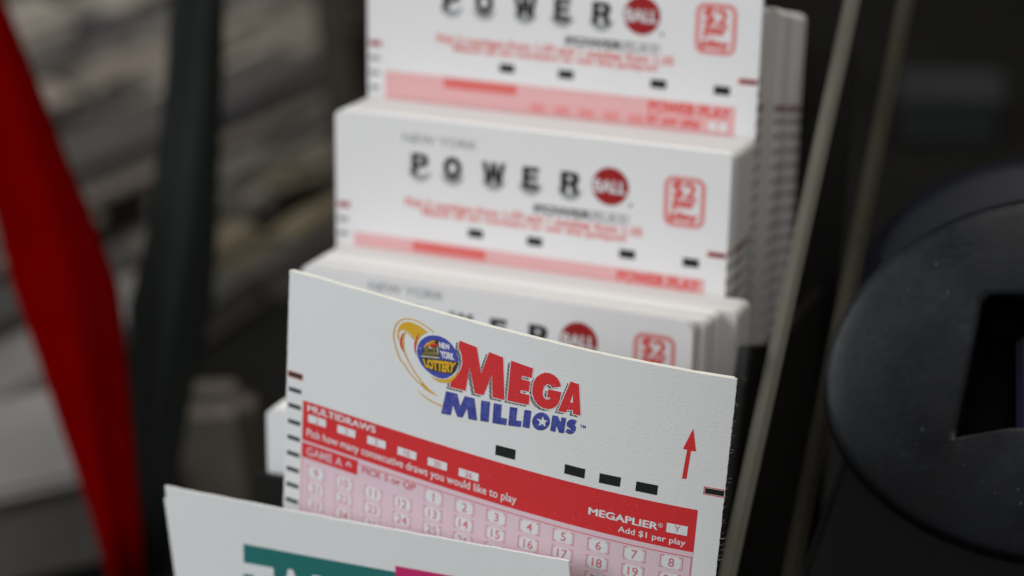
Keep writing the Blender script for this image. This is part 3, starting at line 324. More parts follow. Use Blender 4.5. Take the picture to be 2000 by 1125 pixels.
# ------------------------------------------------------------------ the setting: counter and back wall
def box_bm(bm, lo, hi):
    r = bmesh.ops.create_cube(bm, size=1.0)
    for v in r['verts']:
        v.co = Vector((lo[i] + (v.co[i] + 0.5) * (hi[i] - lo[i]) for i in range(3)))
    return r['verts']
M['counter'] = plain('counter_laminate', (0.0075, 0.007, 0.006), 0.75, 0.3, 12, 0.05, spec=0.08)
M['wall'] = plain('dark_wall', (0.010, 0.010, 0.0095), 0.8, 0.3, 5, 0.1)
bm = bmesh.new(); box_bm(bm, (-1.6, -0.9, -0.04), (1.6, 1.15, 0.0)); o = from_bm('counter', bm, M['counter']); o['kind'] = 'structure'
bm = bmesh.new(); box_bm(bm, (-2.2, 1.16, -0.9), (2.2, 1.26, 1.6)); o = from_bm('wall', bm, M['wall']); o['kind'] = 'structure'

# ------------------------------------------------------------------ slip stacks
def place4(loc): return Matrix.Translation(Vector(loc)) @ TW.to_4x4()
def sheet_block(parent, top, bottom, fn, n0, n1, step, vb, rad=1.3, seed=1):
    """many thin sheets one behind another; fn(n) -> (left, right, dv) of the sheet at depth n"""
    rng = random.Random(seed); bm = bmesh.new()
    pv = bm.verts.layers.float.new('pv'); tone = bm.verts.layers.float.new('tone'); inked = bm.verts.layers.float.new('inked')
    n = n0; wob = 0; t_run = 0.6; i_run = 1.0
    while n > n1:
        l, r, dv = fn(-n)
        wob = wob * 0.8 + rng.gauss(0, 0.05); j = rng.gauss(0, 0.03); jv = rng.gauss(0, 0.03)
        if rng.random() < 0.28: t_run = rng.random(); i_run = 1.0 if rng.random() < 0.7 else 0.65
        th = step * rng.uniform(0.975, 0.998)
        L = l + wob * 0.6 + j; R = r + wob + j; Tp = top + dv + jv; Bt = bottom
        out = [(L, Bt), (R, Bt)]
        zs = [Tp - rad - (Tp - rad - Bt) * k / 8 for k in range(7, -1, -1)]
        out += [(R, z) for z in zs]
        for k in range(1, 6):
            t = math.radians(90 * k / 5); out.append((R - rad + rad * math.cos(t), Tp - rad + rad * math.sin(t)))
        for k in range(0, 6):
            t = math.radians(90 + 90 * k / 5); out.append((L + rad + rad * math.cos(t), Tp - rad + rad * math.sin(t)))
        out += [(L, z) for z in zs[::-1][1:]]
        A = []; Bk = []
        for (u, v) in out:
            for z, lst in ((n, A), (n - th, Bk)):
                q = bm.verts.new((u * MM, (v - vb) * MM, z * MM)); q[pv] = (v - dv - jv) * MM; q[tone] = t_run; q[inked] = i_run; lst.append(q)
        m = len(out)
        bm.faces.new(A); bm.faces.new(Bk[::-1])
        for k in range(m): bm.faces.new((A[k], Bk[k], Bk[(k + 1) % m], A[(k + 1) % m]))
        n -= step
    return from_bm('sheet_block', bm, M['block'], parent, kind='stuff')

BOT = -88.0
BLOCK = {'P': [[(0, 0), (0, 1), (.62, 1), (.86, .95), (1, .80), (1, .56), (.86, .40), (.62, .34), (.36, .34), (.36, 0)], [(.36, .79), (.36, .56), (.58, .56), (.66, .67), (.58, .79)]],
'O': [[(.5 + .5 * math.cos(i * .3142), .5 + .53 * math.sin(i * .3142)) for i in range(20)], [(.5 + .20 * math.cos(i * .5236), .5 + .25 * math.sin(i * .5236)) for i in range(12)]],
'W': [[(0, 1), (.18, 0), (.42, 0), (.5, .42), (.58, 0), (.82, 0), (1, 1), (.78, 1), (.69, .42), (.60, 1), (.40, 1), (.31, .42), (.22, 1)]],
'E': [[(0, 0), (0, 1), (1, 1), (1, .76), (.36, .76), (.36, .62), (.92, .62), (.92, .39), (.36, .39), (.36, .24), (1, .24), (1, 0)]],
'R': [[(0, 0), (0, 1), (.62, 1), (.86, .95), (.97, .80), (.97, .58), (.84, .42), (1, 0), (.66, 0), (.52, .36), (.34, .36), (.34, 0)], [(.34, .79), (.34, .58), (.56, .58), (.63, .68), (.56, .79)]]}
def front_print(fs, pink=True):
    s = lambda u, v, h: Vector((u * MM, (v - BOT) * MM, h * MM))
    P = lambda name, fl, mat, h: lay(name, fl, M[mat], fs, s, h)
    f = Flat().box_text('NEW YORK', 15.1, 16.95, 31.0, 18.65, bold=0.0); P('state_name', f, 'ashen', 0.05)
    sh = Flat(); le = Flat()
    for ch, u, wd in (('P', 18.7, 3.7), ('O', 25.8, 4.0), ('W', 34.6, 5.0), ('E', 42.4, 3.4), ('R', 50.6, 3.9)):
        ball = [(u + 2.55 * math.cos(t), 11.9 + 2.75 * math.sin(t)) for t in [math.pi + math.pi * i / 14 for i in range(15)]]
        inner = [(u + 2.55 * math.cos(t), 11.9 + 1.25 * math.sin(t)) for t in [2 * math.pi - math.pi * i / 14 for i in range(15)]]
        sh.rings([ball + inner[1:-1]])
        le.rings([[(u + (x - .5) * wd, 10.6 + 4.3 * y) for x, y in rg] for rg in BLOCK[ch]])
    P('ball_shading', sh, 'softgrey', 0.04); P('title_lettering', le, 'black', 0.07)
    P('red_ball', Flat().disc(58.8, 12.95, 3.75), 'pbred', 0.05)
    P('ball_lettering', Flat().box_text('BALL', 55.6, 11.7, 62.0, 14.1, heavy=0.12), 'white', 0.09)
    P('registered_dot', Flat().disc(63.0, 9.7, 0.35, n=10), 'smoke', 0.05)
    P('subtitle_box', Flat().frame(43.1, 5.85, 62.7, 7.55, 0.16), 'ashen', 0.05)
    P('subtitle_bold', Flat().box_text('POWER', 43.6, 6.0, 55.0, 7.4, heavy=0.12), 'smoke', 0.07)
    P('subtitle_light', Flat().box_text('PLAY', 55.5, 6.0, 62.3, 7.4), 'ashen', 0.07)
    f = Flat().box_text('Pick 5 numbers from 1-59 and 1 number from 1-35', 15.5, 3.7, 65.6, 5.55, bold=0.03)
    f.box_text('Match all six numbers to win the Jackpot!', 19.2, 1.9, 62.4, 3.75, bold=0.03); P('instructions', f, 'pbsmall', 0.05)
    P('price_frame', Flat().frame(69.6, 6.7, 77.8, 16.6, 0.95, 1.9), 'pbline', 0.05)
    f = Flat().box_text('$', 71.3, 11.9, 73.3, 15.7, heavy=0.16).box_text('2', 73.7, 12.3, 75.9, 15.3, heavy=0.2).box_text('per', 71.5, 9.8, 75.8, 11.9, heavy=0.2).box_text('play', 71.0, 7.5, 76.3, 9.7, heavy=0.2)
    P('price_lettering', f, 'pbtext', 0.05)
    for u in (30.9, 43.5, 62.7, 75.5): P('timing_mark', Flat().rect(u - 1.6, -0.95, u + 1.6, 0.75), 'black', 0.05)
    P('edge_mark', Flat().frame(78.7, 1.55, 82.3, 2.65, 0.3), 'pinkline', 0.05); P('edge_mark_core', Flat().rect(79.0, 1.75, 82.3, 2.45), 'darkcore', 0.06)
    P('edge_mark', Flat().rect(0.4, 1.75, 3.1, 2.95), 'dullred', 0.05)
    for k in range(24):
        v = -0.75 - 3.05 * k
        P('edge_tick', Flat().rect(0.4, v - 0.4, 2.7, v + 0.4), 'ashen', 0.05)
    if pink:
        P('salmon_panel', Flat().rect(3.9, -60, 78.4, -3.1), 'pbpink', 0.04)
        P('panel_heading', Flat().rect(17.2, -5.35, 33.0, -3.35), 'pbtext', 0.06)
        P('panel_heading_lettering', Flat().box_text('MULTIDRAWS', 17.8, -5.0, 32.4, -3.8), 'pbline', 0.08)
        f = Flat().box_text('POWER PLAY', 61.0, -5.7, 77.3, -3.5, heavy=0.16).box_text('$1 per play', 60.8, -8.4, 71.5, -6.2, heavy=0.14)
        P('panel_lettering', f, 'pbtext', 0.06)
        g = Flat().rect(73.2, -8.1, 76.8, -6.4); P('choice_box', g, 'white', 0.06); P('choice_letter', Flat().box_text('Y', 74.5, -7.9, 75.5, -6.6, bold=0.02), 'pbtext', 0.08)
        for i, n in enumerate(('2', '5', '10', '15', '20')):
            u = 36 + 5.2 * i; P('choice_box', Flat().rect(u, -8.3, u + 3.2, -6.6), 'pbline', 0.06)

def slip_stack(loc, label, thick, fn, top=22.0, lean=None, pink=True, seed=1, front_u=(0.0, W), step=0.42, rtop=1.4):
    base = Vector(loc) + TW @ Vector((0, BOT * MM, 0))
    t = thing('slip_stack', label, 'slip stack', place4(base), 'stacks of white lottery play slips on the rack')
    s = lambda u, v, h: Vector((u * MM, (v - BOT) * MM, h * MM))
    fs = sheet('front_slip', t, s, front_u[0], front_u[1], BOT, top, 0.12, [M['paper_w'], M['paper_w']], du=10, dv=0.6, rtop=rtop)
    front_print(fs, pink)
    sheet_block(t, top - 0.2, BOT, fn, -0.16, -thick, step, BOT, seed=seed)
    return t
T0 = (-0.0002678, 0.04216538, 0.19867288); T1 = (-0.00065726, 0.02198675, 0.17164169); T2 = (0, 0, 0.150)
T3 = tuple(Vector(T2) + TW @ Vector((0, -27.0 * MM, 15.0 * MM)))
def f0(n):
    if n < 1.2: return (0, W, 0)
    if n < 5: return (0.3, W - 0.3, -5.0 - 0.22 * n)
    if n < 7: return (0.4, W + 2.1, -5.0 - 0.22 * n)
    return (0.4, W + 0.2 + 0.03 * n, -5.0 - 0.22 * n)
slip_stack(T0, 'thick white lottery slip stack, highest one at the back of the rack', 30.0, f0, seed=11)
slip_stack(T1, 'white lottery slip stack in the middle, its full black and red title showing', 13.3, lambda n: (-0.1 + 0.02 * n, W + 0.5 * (n > 3), 0), seed=12)
def f2(n):
    if n < 1.4: return (0.0, W - 1.5, -0.1)
    if n < 8.6: return (0.1, W + 0.3 + 0.06 * n, 0.0)
    return (0.2, W + 3.6 + 0.04 * n, 0.05)
slip_stack(T2, 'white lottery slip stack behind the large red and blue slip, title half hidden', 16.3, f2, seed=13, front_u=(0.0, W - 1.6), top=20.0, rtop=3.0)
slip_stack(T3, 'lowest white slip stack, only its left margin showing beside the red and blue slip', 14.3, lambda n: (0.0, W, 0), seed=14, pink=True)

# ------------------------------------------------------------------ the sharp slip in front (red and blue title)
RM = Matrix(((0.9908605, 0.0528406, -0.1241105), (-0.1323337, 0.2024843, -0.9703030), (-0.0261409, 0.9778589, 0.2076263)))
TM_ = Vector((0.0623799, -0.0428428, 0.1924298))
MB = -92.0
mb = bent(-0.00367191, -0.00568479)
msurf = lambda u, v, h: mb(u, v - MB, h)
base = TM_ + RM @ Vector((0, MB * MM, 0))
ms = thing('lottery_slip', 'sharp white lottery slip with red and blue title standing in front of the stacks', 'lottery slip', Matrix.Translation(base) @ RM.to_4x4(), 'single slips at the front of the rack')
sheet('paper', ms, msurf, 0, W, MB, 0, 0.30, [M['paper'], M['paper_cut']], du=1.5, dv=0.35, rough=0.03)
sheet('second_sheet', ms, lambda u, v, h: msurf(u, v, h - 0.34), 0.3, W - 0.45, MB, 0.06, 0.40, [M['paper'], M['paper_cut']], du=1.5, dv=0.6, rough=0.03)  # a second slip close behind the paper, not a fold; doubles the cut edge
def PM(name, fl, mat, h): return lay(name, fl, M[mat], ms, msurf, h, slices=1.5)
def poly(key, only=None):
    f = Flat()
    for i, L in enumerate(DECAL[key]):
        if only is None or i in only: f.rings(L)
    return f
PM('title_shadow', poly('MSH'), 'halftone', 0.020)
PM('title_outline', poly('MWH'), 'white', 0.030)
for i in range(4): PM('title_letter', poly('MEGA', [i]), 'red', 0.045)
PM('letter_shadow', poly('LSH'), 'navy', 0.034)
for i in range(8): PM('title_letter', poly('MILL', [i]), 'blue', 0.050)
tmf = Flat().text('TM', [[57.91, -12.79], [58.93, -12.75], [58.95, -13.26], [57.95, -13.31]], bold=0.03); PM('trademark', tmf, 'blue', 0.03)
PM('gold_swoosh', poly('GOLD'), 'gold', 0.055); PM('red_swoosh', poly('SRED'), 'red', 0.068)
PM('emblem_disc', poly('DISC'), 'discblue', 0.075)
PM('emblem_panel', poly('EDARK'), 'olive', 0.090); PM('emblem_strip', poly('EWH'), 'pale', 0.098)
PM('emblem_picture', poly('EOLIVE'), 'olive2', 0.100); PM('emblem_picture', poly('EPALE'), 'pale', 0.108)
PM('emblem_picture', poly('EGOLD'), 'gold', 0.104); PM('emblem_picture', poly('EOR'), 'orange', 0.110); PM('emblem_picture', poly('ERED'), 'red', 0.116)
f = Flat().text('LOTTERY', [[28.2, -8.75], [34.85, -7.72], [34.42, -9.62], [28.85, -10.1]], bold=0.06, bulge=0.35); PM('emblem_lettering', f, 'gold', 0.110)
f = Flat().text('NEW', [[31.16, -4.99], [33.26, -4.92], [33.6, -5.89], [31.39, -6.06]], bold=0.05).text('YORK', [[31.41, -6.41], [34.18, -6.31], [34.48, -7.48], [31.87, -7.72]], bold=0.05); PM('emblem_lettering', f, 'white', 0.100)
PM('arrow', poly('ARROW'), 'red', 0.03)
for i in range(4): PM('timing_mark', poly('MARKS', [i]), 'black', 0.03)
PM('edge_mark', Flat().frame(79.18, -20.28, 82.4, -18.9, 0.14), 'red', 0.03); PM('edge_mark_core', Flat().rect(79.42, -20.06, 82.45, -19.12), 'black', 0.04)
PM('edge_mark', Flat().rect(0.35, -19.45, 3.35, -18.55), 'olive', 0.04); PM('edge_mark', Flat().rect(0.25, -19.6, 3.5, -18.4), 'pinkline', 0.03)
for k in range(23):
    v = -21.85 - 3.05 * k; PM('edge_tick', Flat().rect(0.5, v - 0.42, 3.25, v + 0.42), 'tick', 0.03)
PM('red_band', Flat().rect(3.7, -30.75, 78.6, -23.2), 'bandred', 0.03)
PM('pale_gap', Flat().rect(3.7, -31.25, 78.6, -30.75), 'pink', 0.03)
PM('number_panel', Flat().rect(3.7, -88, 78.6, -31.25), 'pink', 0.03)
PM('panel_outline', Flat().frame(3.75, -87.9, 78.5, -31.6, 0.16), 'pinkline', 0.045)
PM('heading_lettering', Flat().box_text('MULTIDRAWS', 4.8, -24.95, 19.3, -23.75, heavy=0.07), 'white', 0.05)
PM('heading_lettering', Flat().box_text('Pick how many consecutive draws you would like to play', 4.7, -30.2, 47.7, -28.25, bold=0.01), 'white', 0.05)
for (u, n) in ((6.86, '2'), (13.22, '3'), (19.63, '5'), (26.0, '10'), (32.2, '20'), (38.4, '26')):
    v = -26.25 - (u - 6.86) * 0.026
    PM('choice_box', Flat().rect(u - 1.92, v - 0.72, u + 1.92, v + 0.72), 'white', 0.05)
    wd = 0.42 * len(n); PM('choice_number', Flat().box_text(n, u - wd, v - 0.52, u + wd, v + 0.52, bold=0.01, keep=True), 'gridred', 0.065)
PM('heading_lettering', Flat().box_text('MEGAPLIER', 60.7, -28.05, 72.4, -26.82, heavy=0.09), 'white', 0.05)
PM('registered_mark', Flat().rings([[(72.85 + 0.4 * math.cos(t), -27.1 + 0.38 * math.sin(t)) for t in [2 * math.pi * i / 20 for i in range(20)]], [(72.85 + 0.32 * math.cos(t), -27.1 + 0.30 * math.sin(t)) for t in [2 * math.pi * i / 20 for i in range(20)]]]).box_text('R', 72.7, -27.28, 73.02, -26.92, bold=0.01), 'white', 0.05)
PM('choice_box', Flat().rect(73.88, -28.05, 77.3, -26.4), 'white', 0.05)
PM('choice_number', Flat().box_text('Y', 75.05, -27.7, 76.2, -26.55, bold=-0.005), 'gridred', 0.065)
PM('heading_lettering', Flat().box_text('Add $1 per play', 65.9, -30.2, 77.2, -28.8, bold=0.012), 'white', 0.05)
PM('game_label', Flat().rect(3.7, -33.95, 15.9, -31.15), 'bandred', 0.05)
PM('game_lettering', Flat().box_text('GAME A', 4.8, -33.35, 12.6, -31.75, bold=0.01), 'pink', 0.065)
PM('game_lettering', Flat().box_text('^', 13.3, -32.8, 14.7, -31.9, bold=0.02), 'pink', 0.065)
PM('panel_lettering', Flat().box_text('PICK 5 or QP', 16.9, -33.45, 28.1, -31.95, heavy=0.08), 'gridred', 0.05)
def cell(n, u, v):
    cw, ch, k = 1.55, 1.05, 0.45
    PM('number_box', Flat().rings([[(u - cw, v - ch + k), (u - cw + k, v - ch), (u + cw - k, v - ch), (u + cw, v - ch + k), (u + cw, v + ch - k), (u + cw - k, v + ch), (u - cw + k, v + ch), (u - cw, v + ch - k)]]), 'white', 0.045)
    t = str(n); wd = 0.50 * len(t) if n > 9 else 0.5
    f = Flat().box_text(t, u - wd, v - 0.80, u + wd, v + 0.80, bold=0.012, keep=True)
    for sgn in (-1, 1):
        a = u + sgn * 1.9; b_ = u + sgn * 1.3; lw = 0.09
        f.rect(min(a, a - sgn * lw), v - 1.12, max(a, a - sgn * lw), v + 1.12)
        f.rect(min(a, b_), v - 1.12, max(a, b_), v - 1.0); f.rect(min(a, b_), v + 1.0, max(a, b_), v + 1.12)
    PM('printed_number', f, 'gridred', 0.06)
for i in range(8): cell(1 + i, 31.8 + 6.2 * i, -33.25)
for r in range(4):
    for i in range(12): cell(9 + 12 * r + i, 7.0 + 6.2 * i, -36.35 - 3.05 * r)
# stray fibres along the torn right edge
bm = bmesh.new(); rng = random.Random(5)
for k in range(120):
    v = -rng.uniform(4, 60); L = rng.uniform(0.15, 0.75) * (1 if rng.random() < 0.8 else 1.7); a = rng.gauss(-0.2, 0.7); r = 0.011
    pts = []
    for i in range(4):
        t = i / 3; pts.append((W - 0.05 + L * t * math.cos(a + t * 0.5), v + L * t * math.sin(a + t * 0.5), -0.21 + rng.gauss(0, 0.08) * t))
    prev = None
    for i, p in enumerate(pts):
        rr = r * (1 - 0.6 * i / 3); ring = []
        for q in range(3):
            an = q * 2.094; c = msurf(p[0], p[1] + rr * math.cos(an), p[2] + rr * math.sin(an)); ring.append(bm.verts.new(c))
        if prev:
            for q in range(3): bm.faces.new((prev[q], prev[(q + 1) % 3], ring[(q + 1) % 3], ring[q]))
        prev = ring
from_bm('paper_fibres', bm, M['paper'], ms, kind='stuff')

# ------------------------------------------------------------------ the slip at the bottom (teal and magenta)
RF = Matrix(((0.9902473, -0.0776220, -0.1156938), (-0.1010783, 0.1712295, -0.9800325), (0.0958823, 0.9821687, 0.1617137)))
TF = Vector((-0.0029244, -0.0483542, 0.1512602))
FB = -95.0
fb = bent(0.0, -0.0)
fsurf = lambda u, v, h: Vector((u * MM, (v - FB) * MM, (h + 0.35 * math.sin(math.pi * u / W)) * MM))
base = TF + RF @ Vector((0, FB * MM, 0))
ft = thing('lottery_slip', 'white lottery slip with teal and magenta print, nearest at the bottom left', 'lottery slip', Matrix.Translation(base) @ RF.to_4x4(), 'single slips at the front of the rack')
sheet('paper', ft, fsurf, 0, W, FB, 0, 0.4, [M['paper'], M['paper']], du=2.0, dv=0.5, rough=0.03, notch=(-2.3, -0.55))
def PF(name, fl, mat, h): return lay(name, fl, M[mat], ft, fsurf, h, slices=2.0)
PF('teal_band', Flat().rings([[(16.6, -8.45), (49.0, -8.0), (48.4, -30), (14.0, -30)]]), 'teal', 0.03)
PF('magenta_block', Flat().rings([[(48.95, -6.8), (70.5, -6.6), (70.0, -30), (48.2, -30)]]), 'magenta', 0.045)
f = Flat()
f.text('T', [(15.95, -12.25), (22.75, -12.05), (22.3, -21.5), (15.4, -21.7)], bold=0.05)
f.text('A', [(23.3, -11.75), (29.9, -11.6), (29.6, -21.2), (22.8, -21.4)], bold=0.05)
f.text('K', [(31.2, -11.9), (37.9, -11.7), (37.4, -21.1), (30.8, -21.3)], bold=0.05)
f.text('E', [(39.6, -11.9), (45.6, -11.7), (45.2, -21.1), (39.2, -21.3)], bold=0.05)
PF('title_lettering', f, 'white', 0.06)
PF('title_number', Flat().text('5', [(54.0, -10.6), (63.5, -10.4), (63.0, -24), (53.5, -24.2)], bold=0.05), 'white', 0.06)

# ------------------------------------------------------------------ display rack
M['smoked'] = plain('smoked_acrylic', (0.010, 0.009, 0.008), 0.35, 0.25, 30, 0.03)
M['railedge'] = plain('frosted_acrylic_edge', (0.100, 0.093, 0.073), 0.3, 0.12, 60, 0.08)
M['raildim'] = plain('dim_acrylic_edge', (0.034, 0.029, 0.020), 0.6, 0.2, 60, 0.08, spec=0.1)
rk = thing('display_rack', 'dark smoked acrylic rack with a pale right edge holding the slip stacks', 'display rack', Matrix.Translation(Vector((0.045, 0.02, 0))))
RKI = rk.matrix_world.inverted()
def tierpt(u, v, n): return RKI @ (Vector(T2) + TW @ Vector((u * MM, v * MM, n * MM)))
def slab(name, quad, mat, axis_u, thick, rnd=0.0004):
    """prism: polygon in (v, n) of the sheet frame, between u and u + thick"""
    bm = bmesh.new(); a = [bm.verts.new(tierpt(axis_u, v, n)) for v, n in quad]; b = [bm.verts.new(tierpt(axis_u + thick, v, n)) for v, n in quad]
    m = len(quad); bm.faces.new(a); bm.faces.new(b[::-1])
    for k in range(m): bm.faces.new((a[k], b[k], b[(k + 1) % m], a[(k + 1) % m]))
    bmesh.ops.recalc_face_normals(bm, faces=bm.faces)
    bmesh.ops.bevel(bm, geom=bm.edges[:], offset=rnd, segments=4 if rnd > 0.0005 else 2, affect='EDGES')
    return from_bm(name, bm, mat, rk)
def strip(u, p, q, wd, th, mat, name):
    d = Vector((q[0] - p[0], q[1] - p[1])).normalized(); nrm = Vector((-d.y, d.x))
    P = Vector(p) - d * 30; Q = Vector(q) + d * 90
    slab(name, [tuple(P), tuple(Q), tuple(Q + nrm * wd), tuple(P + nrm * wd)], mat, u, th, 0.00085)
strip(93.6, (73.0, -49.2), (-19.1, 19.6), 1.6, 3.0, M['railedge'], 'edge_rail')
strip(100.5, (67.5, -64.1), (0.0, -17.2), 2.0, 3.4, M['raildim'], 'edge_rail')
slab('inner_panel', [(16.4, -1.2), (10.5, -20.4), (10, -60), (-100, -60), (-100, 30), (10.7, 0.8)], M['smoked'], 89.2, 2.4)
# pocket dividers and floors under every stack
for (v0, n0) in ((8.5, 1.2), (-17.0, 17.5), (-40.0, 42.0)):
    slab('divider', [(v0, n0), (v0, n0 + 1.6), (-100, n0 + 1.6), (-100, n0)], M['smoked'], -1.0, 90.0)
for (v, na, nb) in ((BOT + 56.2, -62, -31.5), (BOT + 25.7, -31.0, -17.2), (BOT, -16.8, 0.5), (BOT - 27, 0.7, 16.5), (BOT - 20, 19.5, 41.5)):
    slab('pocket_floor', [(v - 0.3, na), (v - 0.3, nb), (v - 2.6, nb), (v - 2.6, na)], M['smoked'], -1.0, 90.0)
slab('front_lip', [(-55, 66.0), (-55, 68.0), (-118, 68.0), (-118, 66.0)], M['smoked'], -6.0, 118.0)
slab('pocket_floor', [(-107.0, 43.5), (-107.0, 66.0), (-109.0, 66.0), (-109.0, 43.5)], M['smoked'], -6.0, 118.0)
slab('back_panel', [(60, -64.5), (60, -62.5), (-150, -62.5), (-150, -64.5)], M['smoked'], -1.0, 94.5)
bm = bmesh.new(); box_bm(bm, (-0.055, -0.13, 0.0005), (0.062, 0.10, 0.012)); bmesh.ops.bevel(bm, geom=bm.edges[:], offset=0.002, segments=2, affect='EDGES'); from_bm('rack_base', bm, M['smoked'], rk)

# ------------------------------------------------------------------ counter machine on the right
M['shell'] = plain('grey_moulded_plastic', (0.0026, 0.0034, 0.0052), 0.34, 0.45, 35, 0.3, 900, spec=0.3, bdist=0.0002)
M['shell2'] = plain('navy_moulded_plastic', (0.0026, 0.0034, 0.0075), 0.55, 0.3, 40, 0.3, 900, spec=0.25, bdist=0.0002)
worn(M['shell']); worn(M['basegrey']) if 'basegrey' in M else None
M['hole'] = plain('black_recess_plastic', (0.0022, 0.0022, 0.0030), 0.7, 0.3, 60, 0.1, spec=0.05)
M['glass'] = plain('navy_glass', (0.008, 0.008, 0.045), 0.12, 0.2, 20, 0.0)
M['basegrey'] = plain('dark_base_plastic', (0.008, 0.0085, 0.008), 0.5, 0.25, 40, 0.3, 900, bdist=0.0002)
M['dust'] = plain('pale_dust', (0.26, 0.29, 0.29), 0.7, 0.3, 100, 0.0)
DM = 0.345; sc = DM / FPX
cen = at(2092, 760, DM)
tilt = Matrix.Rotation(math.radians(-14), 3, 'Y') @ Matrix.Rotation(math.radians(-10), 3, 'X')
MR = CR @ tilt
mc = thing('counter_machine', 'dark grey rounded counter machine with a recessed black window at the right', 'machine', Matrix.Translation(cen) @ MR.to_4x4())
NS = 72
def loop(bm, rx, ry, z, blend=0.0, hw=0, hh=0, ox=0, oy=0, pw=2.0):
    vs = []
    for i in range(NS):
        t = 2 * math.pi * i / NS; c, s_ = math.cos(t), math.sin(t)
        ex = math.copysign(abs(c) ** (2 / pw), c) * rx; ey = math.copysign(abs(s_) ** (2 / pw), s_) * ry * (1.0 if s_ > 0 else 0.885)
        m = max(abs(c), abs(s_)); k = 0.86 / m + 0.14
        qx, qy = c * k * hw, s_ * k * hh
        vs.append(bm.verts.new(((ex * (1 - blend) + qx * blend) + ox, (ey * (1 - blend) + qy * blend) + oy, z)))
    return vs
def bridge(bm, loops, cap0=True, cap1=False):
    for a, b in zip(loops, loops[1:]):
        for i in range(NS): bm.faces.new((a[i], a[(i + 1) % NS], b[(i + 1) % NS], b[i]))
    if cap0: bm.faces.new(loops[0][::-1])
    if cap1: bm.faces.new(loops[-1])
RX, RY = 484 * sc, 392 * sc
hw, hh = 150 * sc, 172 * sc
bm = bmesh.new()
def quadloop(bm, z, k=1.0, shrink=0.0):
    Q = [(-165, 182), (160, 182), (160, -75), (-135, -80), (-222, -118)]
    cx = sum(q[0] for q in Q) / 5; cy = sum(q[1] for q in Q) / 5; vs = []
    for i in range(NS):
        t = 2 * math.pi * i / NS; d = (math.cos(t), math.sin(t)); best = 1e9
        for a, b in zip(Q, Q[1:] + Q[:1]):
            ax, ay = a; ex_, ey_ = b[0] - a[0], b[1] - a[1]; den = d[0] * ey_ - d[1] * ex_
            if abs(den) < 1e-9: continue
            tt = (ax * ey_ - ay * ex_) / den; ss = (ax * d[1] - ay * d[0]) / den
            if tt > 0 and -1e-6 <= ss <= 1 + 1e-6: best = min(best, tt)
        vs.append(bm.verts.new((d[0] * best * k * sc, d[1] * best * k * sc, z * MM)))
    return vs
L = [loop(bm, RX * r, RY * r, z * MM, b, hw, hh) for r, z, b in ((0.80, -30, 0), (0.93, -24, 0), (0.985, -14, 0), (1.0, -6, 0), (0.998, -2.2, 0), (0.992, -0.8, 0), (0.975, 0.3, 0), (0.945, 0.75, 0), (0.90, 1.1, 0), (0.80, 1.6, 0), (0.70, 1.95, 0))] + [quadloop(bm, 2.1, 1.08), quadloop(bm, 2.0, 1.02), quadloop(bm, 1.5, 1.0), quadloop(bm, -0.8, 0.995)]
bridge(bm, L); from_bm('housing', bm, M['shell'], mc, smooth=True)
bm = bmesh.new(); L = [quadloop(bm, z, k) for z, k in ((-0.8, 1.0), (-6, 0.98), (-14, 0.95), (-14.2, 0.8))]; bridge(bm, L, False, True); from_bm('window_recess', bm, M['hole'], mc, smooth=True)
bm = bmesh.new(); box_bm(bm, (-102 * sc, -85 * sc, -13.6 * MM), (120 * sc, 120 * sc, -9.5 * MM)); bmesh.ops.bevel(bm, geom=bm.edges[:], offset=0.0008, segments=3, affect='EDGES'); from_bm('dark_window', bm, M['glass'], mc)
bm = bmesh.new()
L = [loop(bm, 395 * sc * 1.1 * r, 395 * sc * 1.1 * r, z * MM, 0, 0, 0, -62 * sc, 132 * sc) for r, z in ((0.75, -62), (0.93, -54), (1.0, -46), (1.0, -38), (0.97, -34), (0.9, -31.5), (0.6, -30.5))]
bridge(bm, L, True, True); from_bm('rear_shell', bm, M['shell2'], mc, smooth=True)
bm = bmesh.new(); iv = mc.matrix_world.inverted()
prof = [(1652, 872), (1700, 880), (2150, 900), (2200, 1500), (1440, 1500), (1555, 1140)]
fr = [bm.verts.new(iv @ at(x, y, 0.362 + 0.006 * (y - 880) / 300)) for x, y in prof]
bk = [bm.verts.new(iv @ (at(x, y, 0.362) + CR @ Vector((0.012, 0, -0.045)))) for x, y in prof]
m = len(prof); bm.faces.new(fr); bm.faces.new(bk[::-1])
for k in range(m): bm.faces.new((fr[k], bk[k], bk[(k + 1) % m], fr[(k + 1) % m]))
bmesh.ops.recalc_face_normals(bm, faces=bm.faces); bmesh.ops.bevel(bm, geom=bm.edges[:], offset=0.0016, segments=4, affect='EDGES')
from_bm('machine_base', bm, M['basegrey'], mc, smooth=False)
bm = bmesh.new(); rng = random.Random(9)
for k in range(38):
    a = rng.uniform(2.2, 5.2); r = rng.uniform(0.55, 0.90); rad = rng.choice((0.05, 0.06, 0.08, 0.12)) * MM
    g = bmesh.ops.create_icosphere(bm, subdivisions=1, radius=rad)
    zz = 0.9 + (0.93 - r) / 0.13 * 0.8 if r > 0.80 else 2.0
    for v in g['verts']: v.co += Vector((RX * r * math.cos(a), RY * r * math.sin(a), zz * MM))
from_bm('dust_specks', bm, M['dust'], mc, kind='stuff')

